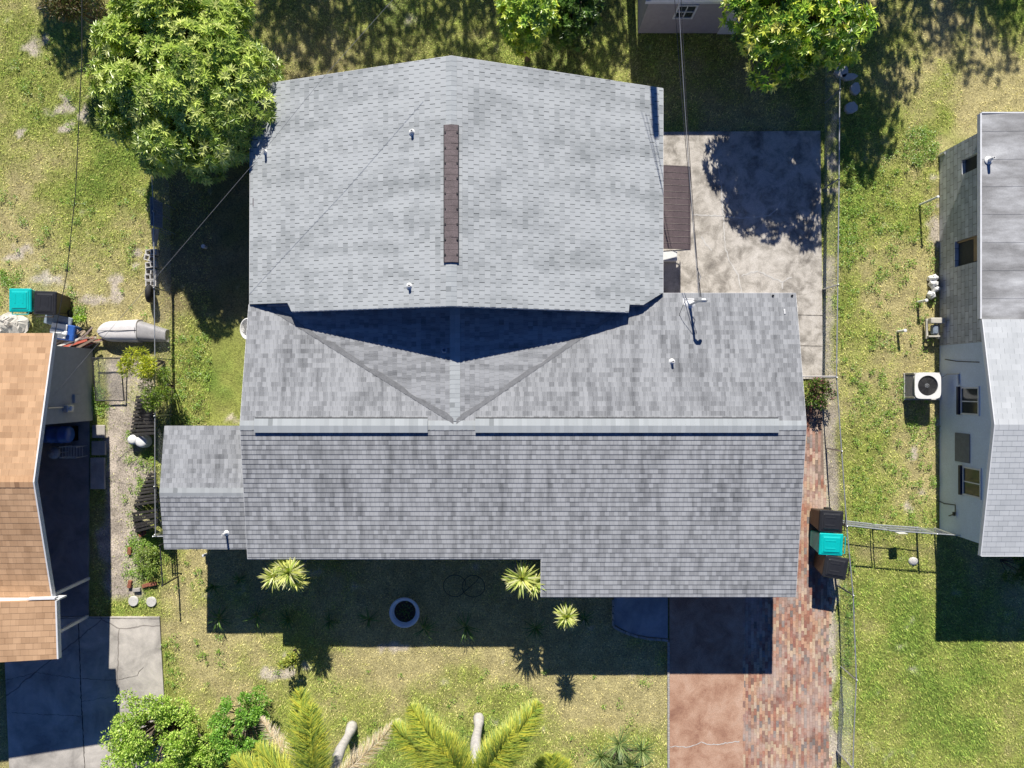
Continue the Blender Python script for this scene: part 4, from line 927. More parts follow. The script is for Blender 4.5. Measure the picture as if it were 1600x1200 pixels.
# overturned shell
root = thing('overturned_hull', 'long pale grey upturned boat hull lying across the left fence line', 'boat', P(198, 520))
mb = MB(); xs_ = np.linspace(0, 1, 22); a0, a1 = P(147, 517, .45), P(213, 516, .45); n = 14
def hullseg(mb, c0, c1, w0, w1, h0, h1, blunt, n=14, m=20):
    rows = []
    for t in np.linspace(0, 1, m):
        c = c0*(1-t)+c1*t; w_ = (w0*(1-t)+w1*t)*(min(1, math.sqrt(max(0, 1-(1-min(1, t/blunt))**2))) if blunt else 1); h_ = (h0*(1-t)+h1*t)*((.75+.25*min(1, t/max(blunt, .01))) if blunt else 1)
        an = np.linspace(0, math.pi, n); e = .55
        rows.append([c + np.array([0, w_*np.sign(math.cos(q))*abs(math.cos(q))**e, 0]) + np.array([0, 0, h_*math.sin(q)**e]) - [0, 0, c[2]] for q in an])
    i = mb.vs(np.array(rows).reshape(-1, 3))
    for r_ in range(m-1):
        for j in range(n-1): mb.f.append((i+r_*n+j, i+(r_+1)*n+j, i+(r_+1)*n+j+1, i+r_*n+j+1)); mb.c.append(None)
    for r_ in (0, m-1): mb.f.append(tuple(i+r_*n+j for j in range(n))); mb.c.append(None)
hullseg(mb, a0, a1, .34, .40, .42, .48, .3); mb.build('hull', M['boat'], root, smooth=True)
mb = MB(); hullseg(mb, P(209, 516, .45)+[0, 0, 0], P(256, 524, .4), .37, .22, .455, .3, 0); mb.build('bow', plain('boat_shaded', (.36, .35, .35), .6), root, smooth=True)  # bow gets a darker hull colour, its shade painted in
mb = MB(); mb.tube([a0+[0.02, 0.0, -.06], (a0+a1)/2+[0, .0, .03], a1+[0, 0, .035]], .010, 5); mb.tube([a0*.03+a1*.97+[0, s*.39, -.25+.27*(1-abs(s)**3)] for s in np.linspace(-1, 1, 11)], .014, 5); mb.build('keel_strip', M['dark'], root)
# blue-grey sheet leaning on the fence, blocks, tyre
mb = MB(); pts = [P(234, 306, 1.25), P(254, 317, .9), P(254, 357, .9), P(235, 352, 1.25)]
i = mb.vs(list(pts) + [p_ - [.012, 0, .02] for p_ in pts]); mb.f += [(i, i+3, i+2, i+1), (i+4, i+5, i+6, i+7)] + [(i+j, i+(j+1) % 4, i+4+(j+1) % 4, i+4+j) for j in range(4)]; mb.c += [None]*6
for t in np.linspace(.05, .95, 9): mb.tube([pts[0]*(1-t)+pts[3]*t + [0, 0, .006], pts[1]*(1-t)+pts[2]*t + [0, 0, .006]], .008, 4)
for q_ in (pts[1], pts[2]): mb.tube([q_, np.array([q_[0], q_[1], 0])], .012, 5)
tag(mb.build('metal_sheet', M['steel_sheet']), 'blue grey ribbed metal sheet propped against the left fence below the big tree', 'metal sheet')
mb = MB(); pts = [P(236, 356, 1.1), P(249, 358, .85), P(245, 385, .3), P(238, 385, .35)]
i = mb.vs(list(pts) + [p_ - [.012, 0, .02] for p_ in pts]); mb.f += [(i, i+3, i+2, i+1), (i+4, i+5, i+6, i+7)] + [(i+j, i+(j+1) % 4, i+4+(j+1) % 4, i+4+j) for j in range(4)]; mb.c += [None]*6
for q_ in (pts[0], pts[1]): mb.tube([q_, np.array([q_[0], q_[1], 0])], .012, 5)
tag(mb.build('metal_sheet', M['steel_sheet']), 'narrow pointed metal sheet below the larger ribbed sheet on the left fence', 'metal sheet')
for k, (x, y, rz_, lb) in enumerate([(233, 393, .1, 'topmost'), (232, 403, -.3, 'second'), (234, 413, .15, 'third'), (233, 424, -.1, 'fourth'), (232, 432, .05, 'fifth'), (233, 442, 0, 'lowest')]):
    c = P(x, y, .3); root = thing('concrete_block', f'pale concrete block, {lb} of the six in the row along the left fence', 'block', (c[0], c[1], 0), 'blocks along the left fence'); mb = MB()
    tl = .2 if k in (1, 2) else 0
    for dy in (-.085, .085): mb.box((c[0], c[1]+dy, .1+tl*.3), (.38, .03, .19), rz_)
    for dx in (-.17, 0, .17): mb.box((c[0]+dx*math.cos(rz_), c[1]+dx*math.sin(rz_), .1+tl*.3), (.035, .14, .188), rz_)
    mb.build('web', M['crack_pale'], root)
def tyre(label, px, py, z, tilt):
    c = P(px, py, z); mb = MB(); A_ = np.linspace(0, 2*math.pi, 25)[:-1]; n = 8; V_ = []
    for a_ in A_:
        for b_2 in np.linspace(0, 2*math.pi, n, endpoint=False):
            r_ = .23 + .09*math.cos(b_2)*1.0; y_ = .1*math.sin(b_2); v_ = np.array([y_, r_*math.cos(a_), r_*math.sin(a_)])
            v_ = np.array([v_[0]*math.cos(tilt)+v_[2]*math.sin(tilt), v_[1], -v_[0]*math.sin(tilt)+v_[2]*math.cos(tilt)]); V_.append(v_ + [c[0], c[1], .33])
    i = mb.vs(V_)
    for r_ in range(24):
        for j in range(n): mb.f.append((i+r_*n+j, i+((r_+1) % 24)*n+j, i+((r_+1) % 24)*n+(j+1) % n, i+r_*n+(j+1) % n)); mb.c.append(None)
    tag(mb.build('tyre', M['rubber'], smooth=True), label, 'tyre')
tyre('old black tyre leaning on the left fence below the pale blocks', 234, 459, .3, .3)
# buckets
for k, (x, y, r_, lb) in enumerate([(207, 687, .17, 'white bucket upturned against the black panel, the left one'), (221, 690, .21, 'larger white bucket upturned right of the other below the black panel')]):
    c = P(x, y, .3); mb = MB(); mb.lathe((c[0], c[1], 0), [(r_*1.1, 0), (r_*1.12, .03), (r_*.98, .3), (r_*.92, .34), (r_*.5, .36), (0, .365)], 24)
    tag(mb.build('bucket', M['white_plastic'], smooth=True), lb, 'bucket', 'white buckets')
# pavers by the carport
for k, (x0, y0, x1, y1, lb) in enumerate([(145, 664, 165, 684, 'square pale paver, topmost beside the carport floor'), (144, 689, 166, 711, 'worn square paver, middle one beside the carport floor'), (142, 715, 165, 764, 'long worn slab, lowest paver beside the carport floor')]):
    mb = MB(); a, b = P(x0, y0), P(x1, y1); mb.box(((a[0]+b[0])/2, (a[1]+b[1])/2, .01), (b[0]-a[0], a[1]-b[1], .09), rng.normal(0, .04), bev=.02); tag(mb.build('paver', M['drive']), lb, 'paver', 'pavers beside the carport')
for x, y, lb in [(209, 939, 'round stepping stone, left one of the pair by the driveway slab'), (237, 940, 'round stepping stone, right one of the pair by the driveway slab')]:
    c = P(x, y); mb = MB(); mb.lathe((c[0], c[1], -.02), [(.175, 0), (.18, .05), (.165, .07), (0, .07)], 28); tag(mb.build('stepping_stone', M['crack_pale']), lb, 'stepping stone', 'round stepping stones')
for k, (x, y, a_, lb) in enumerate([(204, 912, 1.4, 'red brick standing left of the bed edge'), (215, 921, .1, 'tan brick at the lower middle of the small bed'), (229, 914, .3, 'red brick at the lower right of the small bed'), (204, 860, 1.5, 'red brick halfway up the small bed'), (224, 834, .5, 'red brick lying under the lowest black panel'), (240, 912, .2, 'dark red brick at the right end of the small bed edge')]):
    c = P(x, y); mb = MB(); mb.box((c[0], c[1], .05), (.26, .12, .1), a_, bev=.008); tag(mb.build('brick', M['brick_red'] if k != 1 else M['block']), lb, 'brick', 'loose bricks edging the small bed')
for k, (x, y, sx, sy, lb) in enumerate([(1314, 112, .5, .45, 'topmost pale concrete slab piece beside the long right fence'), (1335, 140, .35, .42, 'square stone block among the rubble by the long right fence'), (1328, 170, .5, .42, 'lowest rubble slab by the long right fence'), (1325, 122, .6, .25, 'flat rubble piece lying right of the fence rail')]):
    c = P(x, y); mb = MB(); n = 8; po = [(c[0]+sx/2*math.cos(t)*rng.uniform(.75, 1.15), c[1]+sy/2*math.sin(t)*rng.uniform(.75, 1.15)) for t in np.linspace(.3, 2*math.pi+.3, n, endpoint=False)]
    mb.prism(po, -.02, .12); tag(mb.build('concrete_rubble', M['crack_pale']), lb, 'rubble', 'concrete rubble by the fence')
mb = MB(); c = P(1427, 877); mb.lathe((c[0], c[1], -.02), [(.18, 0), (.17, .04), (.1, .07), (0, .08)], 12, sy=.85); tag(mb.build('stone', M['crack_pale'], smooth=True), 'flat white stone on the lawn below the gate', 'stone')
# pvc pipes
for (bx, by, tx, ty, lb, r_) in [(1437, 320, 1465, 307, 'tallest white pipe standing by the block wall', .035), (1434, 472, 1447, 468, 'white pipe stub standing on the lawn near the block wall corner', .045), (1403, 518, 1414, 516, 'shortest white pipe stub, farthest from the white wall', .045)]:
    h_ = H*(1 - math.hypot(bx-800, by-600)/math.hypot(tx-800, ty-600)); c = P(bx, by); mb = MB(); mb.lathe((c[0], c[1], -.05), [(r_, 0), (r_, h_+.0), (r_*1.25, h_), (r_*1.25, h_+.08), (r_*.8, h_+.09), (0, h_+.085)], 14)
    tag(mb.build('standpipe', M['white_plastic']), lb, 'pipe', 'white pipes on the right lawn')
c = P(318, 385, .2); mb = MB(); mb.lathe((c[0], c[1], -.02), [(.05, 0), (.05, .2), (.07, .2), (.07, .26), (0, .28)], 14); tag(mb.build('cleanout_pipe', M['white_plastic']), 'short white capped pipe in the tree shade left of the rear roof', 'pipe')
c = P(318, 868, .2); mb = MB(); mb.lathe((c[0], c[1], -.02), [(.04, 0), (.04, .2), (.05, .2), (.05, .24), (0, .25)], 12); tag(mb.build('cleanout_pipe', M['white_plastic']), 'short white pipe just below the small side roof', 'pipe')
c = P(378, 514, .5); mb = MB(); mb.lathe((c[0]+.2, c[1], 0), [(.34, 0), (.36, .5), (.38, .52), (.36, .54), (.33, .53), (.32, .1), (0, .1)], 26, sx=.7); tag(mb.build('washtub', M['white_plastic'], smooth=True), 'white round tub tucked against the left wall of the main house', 'tub')
# AC condenser
root = thing('air_conditioner', 'beige outdoor air conditioner with round fan grille beside the white house', 'air conditioner', P(1442, 604))
mb = MB(); a, b = P(1411, 583), P(1470, 625); mb.box(((a[0]+b[0])/2, (a[1]+b[1])/2, .04), (b[0]-a[0], a[1]-b[1], .1), bev=.01); mb.build('pad', M['crack_pale'], root)
ct = P(1450, 602.5, .72); mb = MB(); mb.box((ct[0], ct[1], .38), (.86, .86, .58), bev=.06); ab = mb.build('cabinet', M['dark'], root)
mb = MB()
for z in np.linspace(.14, .62, 13): mb.box((ct[0], ct[1], z), (.885, .885, .012), bev=.004)
for sx in (-1, 1):
    for sy in (-1, 1): mb.box((ct[0]+sx*.41, ct[1]+sy*.41, .38), (.07, .07, .58), bev=.01)
mb.build('louvre', plain('acpaint', (.45, .43, .38), .5), ab)
# square top ring with circular hole
mb = MB(); n = 40; out = []; inn = []
for t in np.linspace(0, 2*math.pi, n, endpoint=False):
    c_, s2 = math.cos(t), math.sin(t); k_ = .45/ (abs(c_)**6 + abs(s2)**6)**(1/6); out.append((ct[0]+k_*c_, ct[1]+k_*s2)); inn.append((ct[0]+.345*c_, ct[1]+.345*s2))
for z0, z1 in ((.67, .72),):
    i = mb.vs([(x, y, z1) for x, y in out] + [(x, y, z1) for x, y in inn] + [(x, y, z0) for x, y in out] + [(x, y, z0-.05) for x, y in inn])
    for j in range(n):
        q_ = (j+1) % n; mb.f += [(i+j, i+q_, i+n+q_, i+n+j), (i+2*n+j, i+2*n+q_, i+q_, i+j), (i+n+j, i+n+q_, i+3*n+q_, i+3*n+j)]; mb.c += [None]*3
mb.build('top_cover', M['white_plastic'], root)
mb = MB()
for r_ in np.linspace(.06, .33, 9): mb.tube([(ct[0]+r_*math.cos(t), ct[1]+r_*math.sin(t), .725-.02*(r_/.33)**2+.01) for t in np.linspace(0, 2*math.pi, 31)], .0035, 4, cap=False)
for t in np.linspace(0, 2*math.pi, 9)[:-1]: mb.tube([(ct[0], ct[1], .735), (ct[0]+.345*math.cos(t), ct[1]+.345*math.sin(t), .715)], .004, 4)
mb.build('grille', M['dark'], root)
mb = MB()
for k in range(4):
    t = k*math.pi/2 + .5; f = lambda r_, d_, z: (ct[0]+r_*math.cos(t+d_), ct[1]+r_*math.sin(t+d_), z)
    mb.face([f(.07, -.5, .60), f(.32, -.32, .60), f(.32, .34, .66), f(.07, .5, .64)]); mb.face([f(.07, -.5, .597), f(.07, .5, .637), f(.32, .34, .657), f(.32, -.32, .597)])
mb.lathe((ct[0], ct[1], .58), [(.08, 0), (.08, .09), (0, .1)], 14); mb.build('fan', M['galv'], root)
# pump / small unit by wall and junk bag
root = thing('pump_unit', 'small beige pump unit on a stand against the white wall', 'pump', P(1462, 511)); c = P(1462, 511, .4)
mb = MB(); mb.box((c[0]+.05, c[1]+.22, .38), (.5, .2, .2), bev=.02); mb.box((c[0]-.02, c[1]-.32, .3), (.4, .06, .16), bev=.01); mb.box((c[0]-.2, c[1]-.05, .2), (.07, .7, .1), bev=.01); mb.box((c[0]+.2, c[1]-.05, .2), (.07, .7, .1), bev=.01); mb.build('frame', plain('beige', (.55, .52, .45), .6), root)
mb = MB(); mb.box((c[0]+.03, c[1]-.08, .27), (.18, .34, .25), bev=.04); mb.build('motor', M['steel_sheet'], root)
for sx in (-.2, .2):
    for sy in (-.3, .25): mb = MB(); mb.box((c[0]+sx, c[1]+sy, .08), (.04, .04, .17)); mb.build('leg', M['dark'], root)
c = P(1461, 448, .2); mb = MB()
for k in range(4): mb.lathe((c[0]+.03*k*(-1)**k, c[1]+.3-.19*k, 0), [(0, 0), (.13, .01), (.15, .12), (.09, .25), (0, .3)], 9, sx=rng.uniform(.7, 1.1), rz=k)
mb.v = [v_*1.0 + rng.normal(0, .022, v_.shape)*[1, 1, .6] for v_ in mb.v]
tag(mb.build('plastic_bag', M['white_plastic']), 'crumpled white bag lying at the foot of the block wall', 'bag')
mb = MB(); c = P(1466, 211, 2.4); 
c = P(1470, 244, .0); mb = MB(); mb.tube([(c[0]-.05, c[1], 0), (c[0]-.05, c[1], .35)], .05, 10); tag(mb.build('downpipe_stub', M['galv']), 'grey pipe stub at the top corner of the block wall', 'pipe')
# bowl planter, hose
c = P(632, 957, .35); root = thing('bowl_planter', 'large round white bowl planter in the front shade', 'planter', (c[0], c[1], 0))
mb = MB(); mb.lathe((c[0], c[1], 0), [(.25, 0), (.27, .05), (.40, .2), (.50, .34), (.53, .36), (.52, .385), (.45, .37), (.41, .30), (.36, .22), (0, .22)], 40); mb.build('bowl', plain('bowl', (.82, .84, .86), .5, var=.08), root, smooth=True)
mb = MB(); mb.lathe((c[0], c[1], .2), [(.385, .04), (.2, .06), (0, .055)], 24); mb.build('soil', M['soil'], root)
mb = MB(); n = 90; q_ = np.c_[rng.normal(0, .13, (n, 2)), np.full(n, .27)] + [c[0], c[1], 0]; leaves(mb, q_, np.c_[rng.normal(0, 1, (n, 2)), rng.uniform(.1, 1, n)], np.tile([0, 0, 1.], (n, 1)), rng.uniform(.05, .1, n), rng.uniform(.02, .04, n), pick([(.1, .2, .04), (.15, .22, .05)], n)); mb.build('seedlings', M['leaf'], root)['kind'] = 'stuff'
mb = MB(); t = np.linspace(0, 4.5*math.pi, 130); c = P(722, 915); q_ = np.stack([c[0] + (.38+.03*np.sin(t*.7))*np.cos(t) - .25 + .65*np.floor(t/(2*math.pi)+.1).clip(0, 1)*sm(t, 5.5, 7.5), c[1] + .38*np.sin(t), .03 + .01*t/3], 1)
tag(mb.tube(q_, .012, 6).build('garden_hose', plain('hose', (.03, .05, .03), .5)), 'dark garden hose coiled in two loops in the front shade', 'hose')

# ------------------------------------------------------------------ plants
def rosette(mb, c, n, L, W, cols, spread=(.15, 1.35), droop=.6, axis_=None, p=None):
    a = rng.uniform(0, 2*math.pi, n); e = rng.uniform(spread[0], spread[1], n); d = np.stack([np.cos(a)*np.cos(e), np.sin(a)*np.cos(e), np.sin(e)], 1)
    base = np.asarray(c) + d*.03 + np.c_[np.zeros((n, 2)), rng.uniform(-.06, .06, n)]
    blades(mb, base, d, L*rng.uniform(.75, 1.1, n)*(1-.25*sm(e, .8, 1.4)), W*rng.uniform(.8, 1.15, n), pick(cols, n, .15, p), droop)
YEL = [(.72, .72, .22), (.62, .66, .20), (.40, .50, .10), (.80, .78, .42)]
def dracaena(label, heads, group):
    c0 = P(heads[0][0], heads[0][1], heads[0][2]); root = thing('variegated_dracaena', label, 'plant', (c0[0], c0[1], 0), group)
    for (x, y, z, L, n) in heads:
        c = P(x, y, z); b = np.array([c0[0] + (c[0]-c0[0])*.4, c0[1] + (c[1]-c0[1])*.4, -.02]); mb = MB(); mb.tube([b, (b+c)/2 + [.03, .02, 0], c], [.05, .04, .035], 8); mb.build('stem', M['palm_bark'], root)
        mb = MB(); rosette(mb, c, int(n*1.3), L, .078, YEL, (-.2, 1.4), .5); rosette(mb, c-[0, 0, .15], n//2, L*1.05, .058, YEL[1:3], (-.6, .5), .6); mb.build('leaf_head', M['frond'], root)
dracaena('yellow striped dracaena clump under the left front eave', [(428, 900, 2.55, .48, 60), (452, 894, 2.8, .52, 80), (463, 908, 2.5, .38, 50), (443, 884, 2.6, .4, 46)], 'dracaena plants')
dracaena('yellow striped dracaena clump beside the step in the front eave', [(815, 903, 2.6, .62, 56), (834, 912, 2.4, .48, 40), (800, 905, 2.2, .35, 24)], 'dracaena plants')
dracaena('single yellow rosette plant on a tall stem in the front shade', [(885, 963, 2.4, .43, 90)], 'dracaena plants')
LIL = [(.10, .19, .04), (.14, .25, .05), (.08, .15, .03)]
for k, (x, y, L, lb) in enumerate([(343, 965, .55, 'strappy lily plant, first from the left in the front shade row'), (402, 962, .5, 'strappy lily plant, second from the left in the front shade row'), (453, 967, .42, 'strappy lily plant, third from the left in the front shade row'), (515, 970, .4, 'small strappy lily plant, fourth in the front shade row'), (577, 966, .42, 'strappy lily plant just left of the white bowl'), (663, 982, .5, 'strappy lily plant just right of the white bowl'), (728, 978, .6, 'strappy lily plant below the coiled hose'), (836, 980, .5, 'strappy lily plant left of the tall yellow rosette'), (335, 915, .4, 'strappy lily plant nearest the small side roof'), (913, 965, .35, 'small strappy lily right of the tall yellow rosette'), (375, 905, .3, 'faint strappy lily between side roof and yellow clump')]):
    c = P(x, y, .15); root = thing('strappy_lily', lb, 'plant', (c[0], c[1], 0), 'strappy lilies in the front bed'); mb = MB(); rosette(mb, c, 20, L*1.15, .045, LIL, (.25, 1.2), 1.5); mb.build('foliage', M['leaf'], root)
def shrub(name, label, cx, cy, z, r, rz_, cols, n, L, W, cat='shrub', group=None, lump=.35, nl=10, mat='leaf', base=(0, 0), extra=()):
    """leafy mass built from clumps; cx, cy photo pixel of crown centre at height z"""
    c = P(cx, cy, z); root = thing(name, label, cat, (c[0]+base[0], c[1]+base[1], 0), group); mb = MB()
    gnd = np.array([c[0]+base[0], c[1]+base[1], -.05])
    cent = []
    for k in range(nl):
        d = rng.normal(0, 1, 3); d[2] = d[2]*.6 + .2; d = d/np.linalg.norm(d)*rng.uniform(.45, .95); cent.append(c + d*np.array([r, r if np.isscalar(rz_) else rz_[0], (rz_ if np.isscalar(rz_) else rz_[1])]))
    for (ex_, ey_) in extra: cent.append(P(ex_, ey_, z*rng.uniform(.6, 1.05)))
    nl = len(cent)
    for ci in cent:
        bt = max(.008, .02*r); mid = (gnd*.5 + ci*.5) + rng.normal(0, .1*r, 3); mb.tube([gnd, mid, ci], [bt*2, bt*1.2, bt*.5], 5)
    mb.build('branches', M['bark'], root); mb = MB(); per = n//nl
    for ci in cent:
        lr = lump*r*rng.uniform(.75, 1.25); d = nrm(rng.normal(0, 1, (per, 3))); rad = lr*rng.uniform(.45, 1.05, (per, 1)); q = ci + d*rad*np.array([1, 1, .75])
        q[:, 2] = np.maximum(q[:, 2], .03); dd = d + rng.normal(0, .5, (per, 3)) + [0, 0, .25]; leaves(mb, q, dd, d + [0, 0, .6], L*rng.uniform(.7, 1.2, per), W*rng.uniform(.7, 1.2, per), pick(cols, per, .2))
    mb.build('foliage', M[mat], root); return root
BG = [(.38, .56, .08), (.50, .68, .13), (.24, .40, .05), (.62, .74, .18)]
shrub('leafy_shrub', 'small yellow green croton standing alone in the front lawn', 450, 1028, .8, .36, .32, [(.42, .45, .08), (.3, .4, .07), (.5, .5, .12)], 650, .11, .05, nl=9)
shrub('yellow_shrub', 'bright yellow green feathery shrub growing over the left fence', 212, 572, 1.5, .62, (.5, .3), [(.62, .62, .05), (.5, .55, .05), (.4, .48, .06)], 2600, .12, .025, nl=12, base=(.2, .2))
shrub('yellow_shrub', 'lower green part of hedge shrub hugging the left fence below the yellow one', 244, 605, 1.2, .55, (.9, .35), [(.35, .45, .06), (.22, .34, .05), (.16, .26, .04)], 2600, .12, .025, nl=14)
shrub('leafy_shrub', 'small green bush at the foot of the boards beside the black bin', 126, 498, .25, .2, .15, BG, 260, .08, .04, nl=5)
shrub('leafy_shrub', 'dark green bush with reddish flowers behind the short rusty railed fence', 1277, 612, .5, .50, (.62, .28), [(.12, .2, .04), (.2, .33, .05), (.08, .14, .03), (.3, .12, .14)], 1500, .09, .045, nl=14)
shrub('leafy_shrub', 'weedy bush filling the small brick edged bed', 228, 878, .3, .45, (.6, .2), [(.3, .38, .08), (.22, .32, .06)], 700, .08, .04, nl=12)
shrub('leafy_shrub', 'shaded bush below the right neighbour pale roof corner', 1592, 885, .9, .6, .4, [(.08, .15, .03), (.12, .2, .04)], 900, .12, .05, nl=9)
shrub('leafy_shrub', 'brownish thicket at the top left corner of the lawn', 122, -8, 2.0, 1.15, (.8, .7), [(.2, .15, .08), (.16, .2, .06), (.12, .14, .05), (.28, .2, .12)], 5200, .13, .04, nl=14)
shrub('leafy_shrub', 'large bright green bush at the bottom left over the driveway corner', 238, 1150, 1.4, 1.5, (1.45, .6), BG, 14500, .085, .05, nl=66, lump=.17, extra=[(170, 1192), (182, 1170), (292, 1118), (303, 1128), (300, 1150), (322, 1160), (198, 1092), (212, 1100), (280, 1105), (335, 1172), (190, 1130), (310, 1178)])
shrub('leafy_shrub', 'bright green bush between the large bottom left bush and the palm fronds', 370, 1140, 1.1, .85, (1.4, .5), [(.22, .46, .06), (.34, .56, .09), (.16, .34, .05)], 9500, .08, .045, nl=40, lump=.2, extra=[(405, 1080), (396, 1092), (412, 1096), (388, 1108), (404, 1112), (414, 1120), (345, 1128), (338, 1150), (400, 1165), (420, 1180), (350, 1182), (395, 1195), (415, 1150)])
shrub('leafy_shrub', 'low green bush at the bottom edge right of the driveway bush', 320, 1200, 1.0, 1.0, (.7, .4), BG, 5000, .085, .05, nl=34, lump=.2)

def tree(name, label, px, py, zc, rx, ry, rz_, cols, nros, L=.17, W=.045, nl=40, lump=.3, per=9, group=None, p=None, mat='mango', trunk_r=.16, low=.0, fill=.75):
    c = P(px, py, zc); root = thing(name, label, 'tree', (c[0], c[1], 0), group)
    cent = []; R3 = np.array([rx, ry, rz_])
    for k in range(nl):
        t = (k+.5)/nl; z = 1 - 2*t*(1-low*.5); z = 1 - (1-z)*1.0; ph = k*2.39996 + rng.uniform(-.3, .3); r_ = math.sqrt(max(0, 1-z*z)); s = fill*rng.uniform(.74, 1.2)
        cent.append(c + np.array([r_*math.cos(ph), r_*math.sin(ph), z])*s*R3)
    mb = MB(); top = c + [0, 0, -rz_*.55]; mb.tube([(c[0]+.1, c[1]-.05, -.1), (c[0]+.05, c[1], top[2]*.5), top], [trunk_r*1.25, trunk_r, trunk_r*.8], 10); mb.build('trunk', M['bark'], root)
    mb = MB()
    for ci in cent[::1]: mid = top*.45 + ci*.55 + rng.normal(0, .15, 3); mb.tube([top, mid, ci], [trunk_r*.45, trunk_r*.25, .015], 5)
    mb.build('limbs', M['bark'], root)
    mb = MB(); per_l = nros//nl
    for ci in cent:
        lr = lump*min(rx, ry)*rng.uniform(.8, 1.25); d = nrm(rng.normal(0, 1, (per_l, 3)) + [0, 0, .25]); q = ci + d*lr*rng.uniform(.75, 1.05, (per_l, 1))*np.array([1, 1, .85])
        out_ = nrm((q-c)/R3); ax = nrm(d*.5 + out_*.6 + [0, .15, .45]); up_ = np.tile([.3, .2, 1.], (per_l, 1)); s1 = nrm(np.cross(ax, up_ + rng.normal(0, .2, (per_l, 3)))); s2 = np.cross(ax, s1)
        rc = pick(cols, per_l, .15, p)
        for k in range(per):
            ph = 2*math.pi*k/per + rng.uniform(-.25, .25, per_l); tl = rng.uniform(.15, .75, per_l)
            dd = ax*np.sin(tl)[:, None] + (s1*np.cos(ph)[:, None] + s2*np.sin(ph)[:, None])*np.cos(tl)[:, None]
            leaves(mb, q, dd, ax, L*rng.uniform(.75, 1.15, per_l), W*rng.uniform(.8, 1.2, per_l), rc*rng.uniform(.8, 1.2, (per_l, 1)), .2, .12)
    mb.build('crown', M[mat], root); return root
MG = [(.62, .72, .18), (.50, .62, .12), (.36, .48, .10), (.64, .70, .24), (.22, .33, .06)]
tree('mango_tree', 'big round mango tree with pale green leaf stars left of the rear roof', 293, 124, 2.75, 2.9, 3.1, 1.75, MG, 6600, .235, .062, nl=62, lump=.22)
YG = [(.66, .74, .10), (.42, .60, .07), (.2, .36, .04), (.12, .22, .03), (.78, .74, .22)]
tree('leafy_tree', 'glossy green tree with yellow tips right of the stucco outbuilding', 1248, 12, 3.0, 2.2, 2.3, 1.2, YG, 1700, .23, .075, nl=34, lump=.28, p=[.24, .26, .25, .15, .1])
tree('leafy_tree', 'small bright green tree behind the rear roof, left of the outbuilding', 822, 28, 2.7, .85, 1.1, 1.0, [(.72, .80, .12), (.5, .66, .1), (.28, .44, .06)], 700, .18, .085, nl=18, lump=.42, trunk_r=.09)
tree('leafy_tree', 'darker green tree just right of the small bright one behind the rear roof', 893, 22, 1.9, .9, 1.2, .9, [(.10, .20, .03), (.15, .27, .04), (.07, .13, .02)], 700, .16, .06, nl=18, lump=.42, trunk_r=.09)
# trees beyond the top edge whose shade falls into the picture
def off_tree(label, sx, sy, z, r, n, fill=.8, lump=.3, nl=26):
    # (sx, sy): photo pixel on the ground where the crown centre's shadow falls
    g = P(sx, sy); c = g + np.array([-.075*z, 1.35*z, z]); k = F/(H-z); tree('shade_tree', label, 800 + c[0]*k, 600 - c[1]*k, z, r, r, r*.6, [(.12, .2, .04), (.18, .28, .05)], n, .18, .06, nl=nl, lump=lump, fill=fill, group='trees beyond the top edge')
for a in [('dense small unseen tree added beyond the top edge to shade the thicket', 112, 35, 5.0, 1.15, 520), ('open crowned tree beyond the top edge, nearest the mango tree', 455, 20, 6.0, 2.2, 800), ('open crowned tree beyond the top edge above the rear roof peak, left one', 575, 25, 6.2, 1.9, 420), ('open crowned tree beyond the top edge above the rear roof peak, right one', 725, 20, 6.4, 2.0, 480),  # first tree is unseen, added to deepen the shade around the thicket
          ('dense tree beyond the top edge behind the small bright tree', 905, 60, 5.5, 2.1, 620), ('dense tree beyond the top edge over the right fence', 1335, 110, 4.6, 2.0, 900), ('dense tree beyond the top edge, just right of the fence', 1340, 215, 4.9, 1.15, 420), ('loose tree beyond the top edge over the right lawn, left one', 1440, 5, 6.5, 1.5, 240), ('loose tree beyond the top edge over the right lawn, right one', 1530, 20, 6.8, 1.8, 420)]: off_tree(*a)

# palms
def frond(mb, c, tip, arch, n, LL, cols, wid=.022, plume=.35):
    c = np.asarray(c, float); tip = np.asarray(tip, float); t = np.linspace(0, 1, 16)[:, None]; mid = (c+tip)/2 + [0, 0, arch]
    pts = (1-t)**2*c + 2*t*(1-t)*mid + t*t*tip; mb.tube(pts, np.linspace(.022, .004, 16), 5, col=tuple(np.array(cols[0])*.9), cap=False)
    tt = rng.uniform(.08, 1.0, n)[:, None]; q = (1-tt)**2*c + 2*tt*(1-tt)*mid + tt*tt*tip; T_ = nrm(2*(1-tt)*(mid-c) + 2*tt*(tip-mid)); sd_ = nrm(np.cross(T_, [0, 0, 1.])); up_ = np.cross(sd_, T_)
    s = rng.choice([-1, 1], n)[:, None]; d = T_*rng.uniform(.4, .85, (n, 1)) + sd_*s*rng.uniform(.35, 1.0, (n, 1)) + up_*rng.normal(.05, plume, (n, 1))
    ln = LL*np.sin(np.clip(tt[:, 0]*.9+.12, 0, 1)*math.pi)**.5*rng.uniform(.75, 1.1, n); blades(mb, q, d, ln, np.full(n, wid)*rng.uniform(.8, 1.3, n), pick(cols, n, .2), .45)
PG = [(.50, .54, .08), (.36, .44, .07), (.22, .32, .06), (.66, .62, .09)]; DEAD = [(.72, .60, .44), (.80, .72, .58), (.62, .46, .28)]
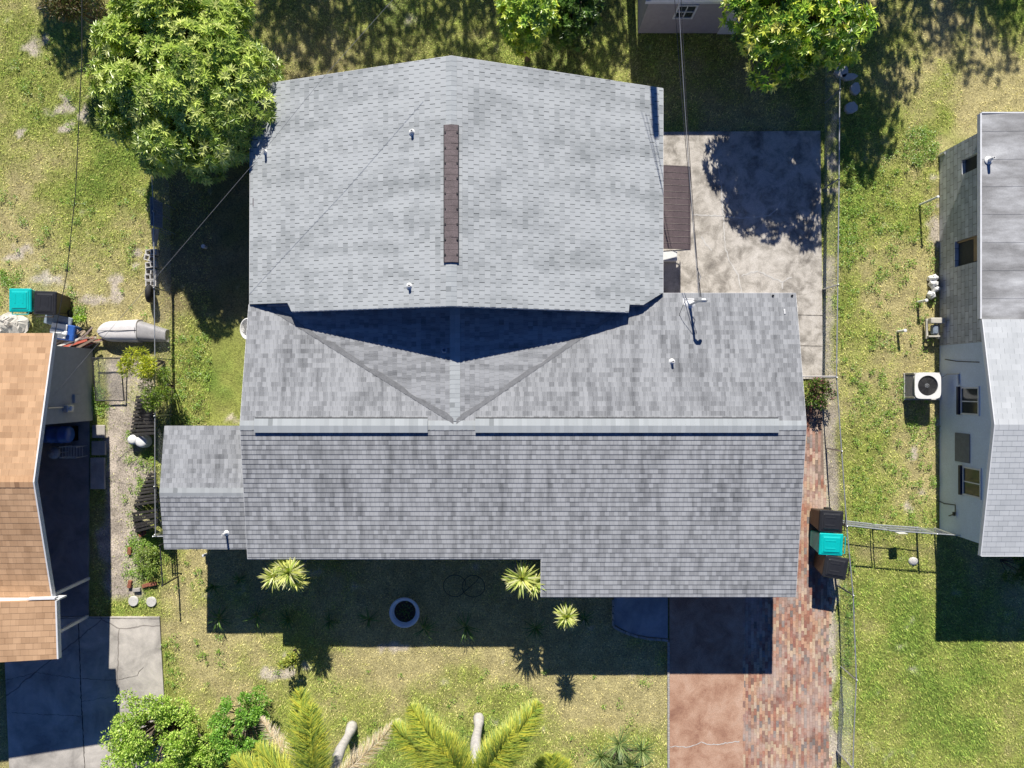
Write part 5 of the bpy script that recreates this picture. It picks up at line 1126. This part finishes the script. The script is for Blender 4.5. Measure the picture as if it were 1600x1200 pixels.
def palm(label, bx, by, zt, tips, deads):
    b = P(bx, by); top = np.array([b[0], b[1], zt]); root = thing('feather_palm', label, 'palm', b, 'palms at the bottom edge')
    mb = MB(); zz2 = np.linspace(-.05, zt, 26); mb.tube([(b[0]+.02*math.sin(z*3), b[1], z) for z in zz2], [.20*(1-.18*min(1, z/.5)) if z < .5 else .16 - .02*math.sin(z*2.2) for z in zz2], 14); mb.build('trunk', M['palm_bark'], root, smooth=True)
    mb = MB(); mb.tube([top, top+[0, 0, .5]], [.13, .07], 10, col=(.25, .36, .1))
    for (x, y, z, a_) in tips: frond(mb, top + [0, 0, .4], P(x, y, z), a_, 1000, .78, PG, .028, .5)
    for k in range(6):
        an = R(190 + 26*k); frond(mb, top+[0, 0, .45], top + [2.2*math.cos(an), 2.2*math.sin(an), .1], .9, 200, .42, PG)
    mb.build('crown', M['frond'], root)
    for (x, y, z, a_) in deads: mb = MB(); frond(mb, top + [0, 0, .1], P(x, y, z), a_, 800, .5, DEAD, .011, .35); mb.build('dead_frond', M['frond'], root)
palm('feather palm with two dried tan fronds, left of the bottom trunks', 550, 1135, 3.9, [(468, 1072, 3.6, .6), (484, 1100, 4.2, .4), (400, 1165, 3.4, .5), (360, 1185, 3.4, .5)], [(406, 1118, 2.6, .5), (628, 1122, 2.8, .5)])
palm('feather palm with straight pale trunk at the bottom centre', 748, 1122, 3.9, [(640, 1100, 3.6, .5), (655, 1125, 3.9, .4), (845, 1095, 3.7, .5), (826, 1120, 3.5, .4), (690, 1150, 4.3, .4), (612, 1130, 3.2, .5), (800, 1140, 4.3, .4)], [])
palm('small yellow tipped palm at the bottom edge right of centre', 862, 1222, 1.2, [(862, 1178, 1.7, .3), (850, 1185, 1.6, .3), (875, 1186, 1.6, .3)], [])
c0 = P(965, 1178, .3); root = thing('spiky_yucca', 'spiky green yucca clump with several heads at the bottom of the front lawn', 'yucca', (c0[0], c0[1], 0))
for (x, y, z) in [(938, 1182, .8), (968, 1162, .9), (1003, 1172, .8), (985, 1196, 1.0), (955, 1200, .7)]:
    c = P(x, y, z); mb = MB(); mb.tube([(c0[0], c0[1], 0), c], [.07, .05], 7); mb.build('stem', M['bark'], root)
    mb = MB(); rosette(mb, c, 75, .62, .04, [(.24, .34, .12), (.16, .25, .08), (.36, .42, .16)], (-.1, 1.35), .35); mb.build('leaf_head', M['frond'], root)
